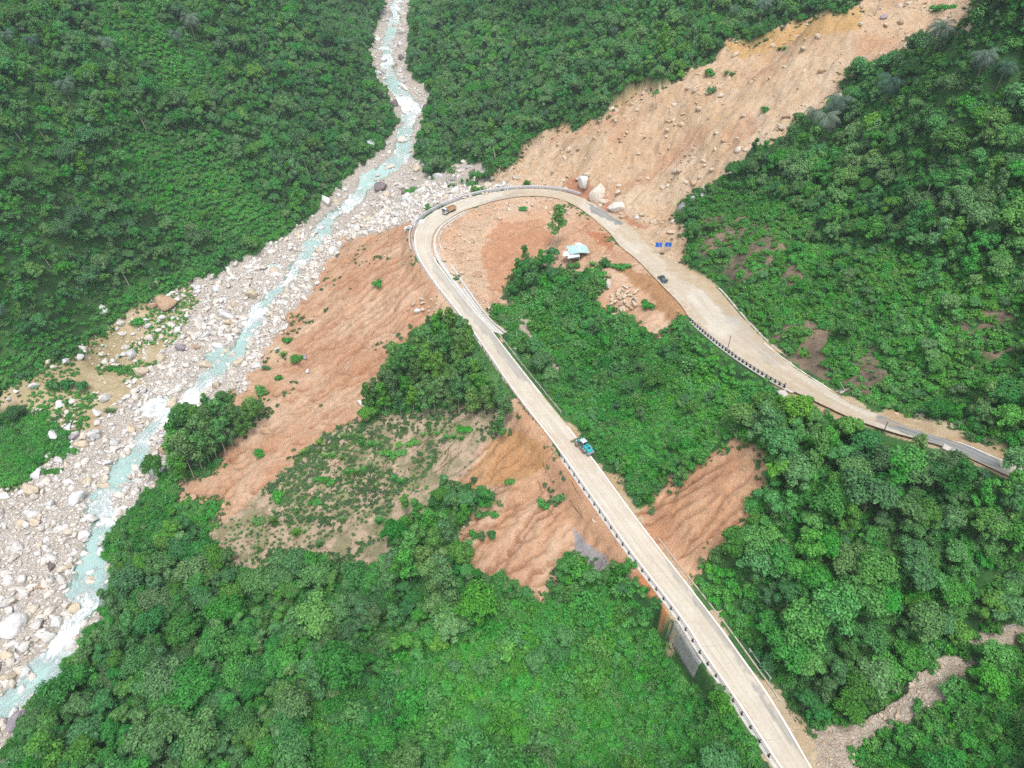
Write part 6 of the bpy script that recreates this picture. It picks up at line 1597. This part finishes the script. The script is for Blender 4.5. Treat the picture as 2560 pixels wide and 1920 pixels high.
def bare_tree(px, py, h, label, lean=(0, 0), n_=9, r=.28, mat=M_PBARK, cat='dead tree'):
    p = ground_pt(px, py); e = empty('dead_tree', p, (lean[0], lean[1], rnd.uniform(0, 6)))
    mb = MB(); pts = [(math.sin(t * 5) * .35, math.cos(t * 4) * .3, h * t) for t in [k / 8 for k in range(9)]]
    mb.tube(pts, [r * (1 - .8 * k / 8) for k in range(9)], 7); mb.build('trunk', mat, e, True)
    for k in range(n_):
        t = rnd.uniform(.3, .98); b = Vector(pts[int(t * 8)]); a = rnd.uniform(0, 6.28); L = h * .22 * (1.2 - t * .6)
        mb = MB(); q = b + Vector((math.cos(a) * L * .6, math.sin(a) * L * .6, L * .25)); q2 = q + Vector((math.cos(a + .5) * L * .5, math.sin(a + .5) * L * .5, L * .4))
        mb.tube([b, q, q2], [r * .4, r * .22, r * .06], 5); mb.tube([q, q + Vector((math.cos(a - .8) * L * .4, math.sin(a - .8) * L * .4, L * .3))], [r * .2, r * .05], 4); mb.build('branch', mat, e, True)
    tag(e, label, cat)
bare_tree(1962, 530, 19, 'tall bare grey dead tree on the overgrown hill', n_=12, r=.24, mat=M_GREYB)
bare_tree(1888, 40, 9, 'leafless grey brown tree at the right rim of the landslide', n_=18, r=.2)
bare_tree(2085, 75, 10, 'leafless grey tree high on the right hill', n_=20, r=.22)
bare_tree(2160, 380, 12, 'slender leaning bare stem on the right hill', (.1, .2), 4, .16)
bare_tree(2148, 880, 7, 'pale bare stem above the verge of the upper road', (.1, .35), 3, .13)
def stem_tree(px, py, hpx, w, label):
    p = ground_pt(px, py); d = project(p.x, p.y, p.z)[2]; h = hpx * d / F * 1.15; e = empty('pale_stemmed_tree', p, (rnd.uniform(-.12, .12), -.18, 0))
    mb = MB(); mb.tube([(0, 0, -1), (.2, 0, h * .4), (0, .1, h * .9)], [.26, .2, .12], 6); mb.build('trunk', M_PBARK, e, True)
    cm = KINDS['broad'][rnd.randrange(6)][0]; c_ = link('crown', cm, e, (0, 0, h * .55)); s = w * d / F / 6.2; c_.scale = (s, s, s * .7)
    tag(e, label, 'tree'); 
for px, py, hp, w, lb in [(165,692,66,34,'pale trunked tree standing clear at the foot of the left wood'),(284,627,48,26,'twin pale trunked tree left of the bank boulders'),(46,300,40,44,'pale trunked tree high on the far left slope'),(108,318,46,34,'brownish tree with a thin pale trunk on the left slope'),
    (322,296,50,16,'thin pale stem rising from the vine slope'),(672,395,56,30,'pale trunked tree in the wood right of the vine slope'),(150,510,40,34,'leaning pale trunked tree in the middle of the left wood'),(407,85,30,14,'thin pale trunk near the palms at the upper left'),(1072,358,52,20,'pale bare trunk at the forest tip behind the bend'),(510,262,36,22,'pale stem among the dark trees of the left slope'),
    (1417,235,30,22,'pale stem at the forest rim left of the landslide'),(1640,60,36,18,'pale stem at the forest rim near the top'),(2166,1480,0,0,''),(2005,520,40,30,'pale stem beside the dead tree')]:
    if w: stem_tree(px, py, hp, w, lb)
# white sheet caught on the slope
p = ground_pt(781, 874); g = np.random.default_rng(5); n_ = 9; V = []
for i in range(n_):
    for j in range(5):
        V.append(((i - 4) * .55, (j - 2) * .32 * (1 - .6 * (i / 8) ** 2), .35 + .18 * math.sin(i * 1.3 + j) + g.uniform(-.05, .05) + .1 * abs(j - 2)))
me = mesh_np('white_sheet', V, [(i * 5 + j, i * 5 + j + 1, i * 5 + j + 6, i * 5 + j + 5) for i in range(n_ - 1) for j in range(4)], M_WHITE, True)
o = link('white_sheet', me, None, p); o.rotation_euler = (0, .1, R(-52)); o.modifiers.new('t', 'SOLIDIFY').thickness = .04
tag(o, 'crumpled white plastic sheet lying at the edge of the red slope', 'sheet')
o = bpy.data.objects

# ------------------------------------------------------------------ damp air over the valley
mb = MB(); mb.box((0, 620, 110), (2700, 1600, 346))
m = bpy.data.materials.new('damp_air'); m.use_nodes = True; nt = m.node_tree; nt.nodes.clear()
ou = nt.nodes.new('ShaderNodeOutputMaterial'); pv = nt.nodes.new('ShaderNodeVolumePrincipled')
pv.inputs['Color'].default_value = (.80, .90, 1.0, 1); pv.inputs['Density'].default_value = .00017; pv.inputs['Anisotropy'].default_value = .2
nt.links.new(pv.outputs[0], ou.inputs['Volume'])
tag(mb.build('haze', m), 'thin damp air filling the valley', 'haze', None, 'stuff')
scn.cycles.volume_bounces = 1
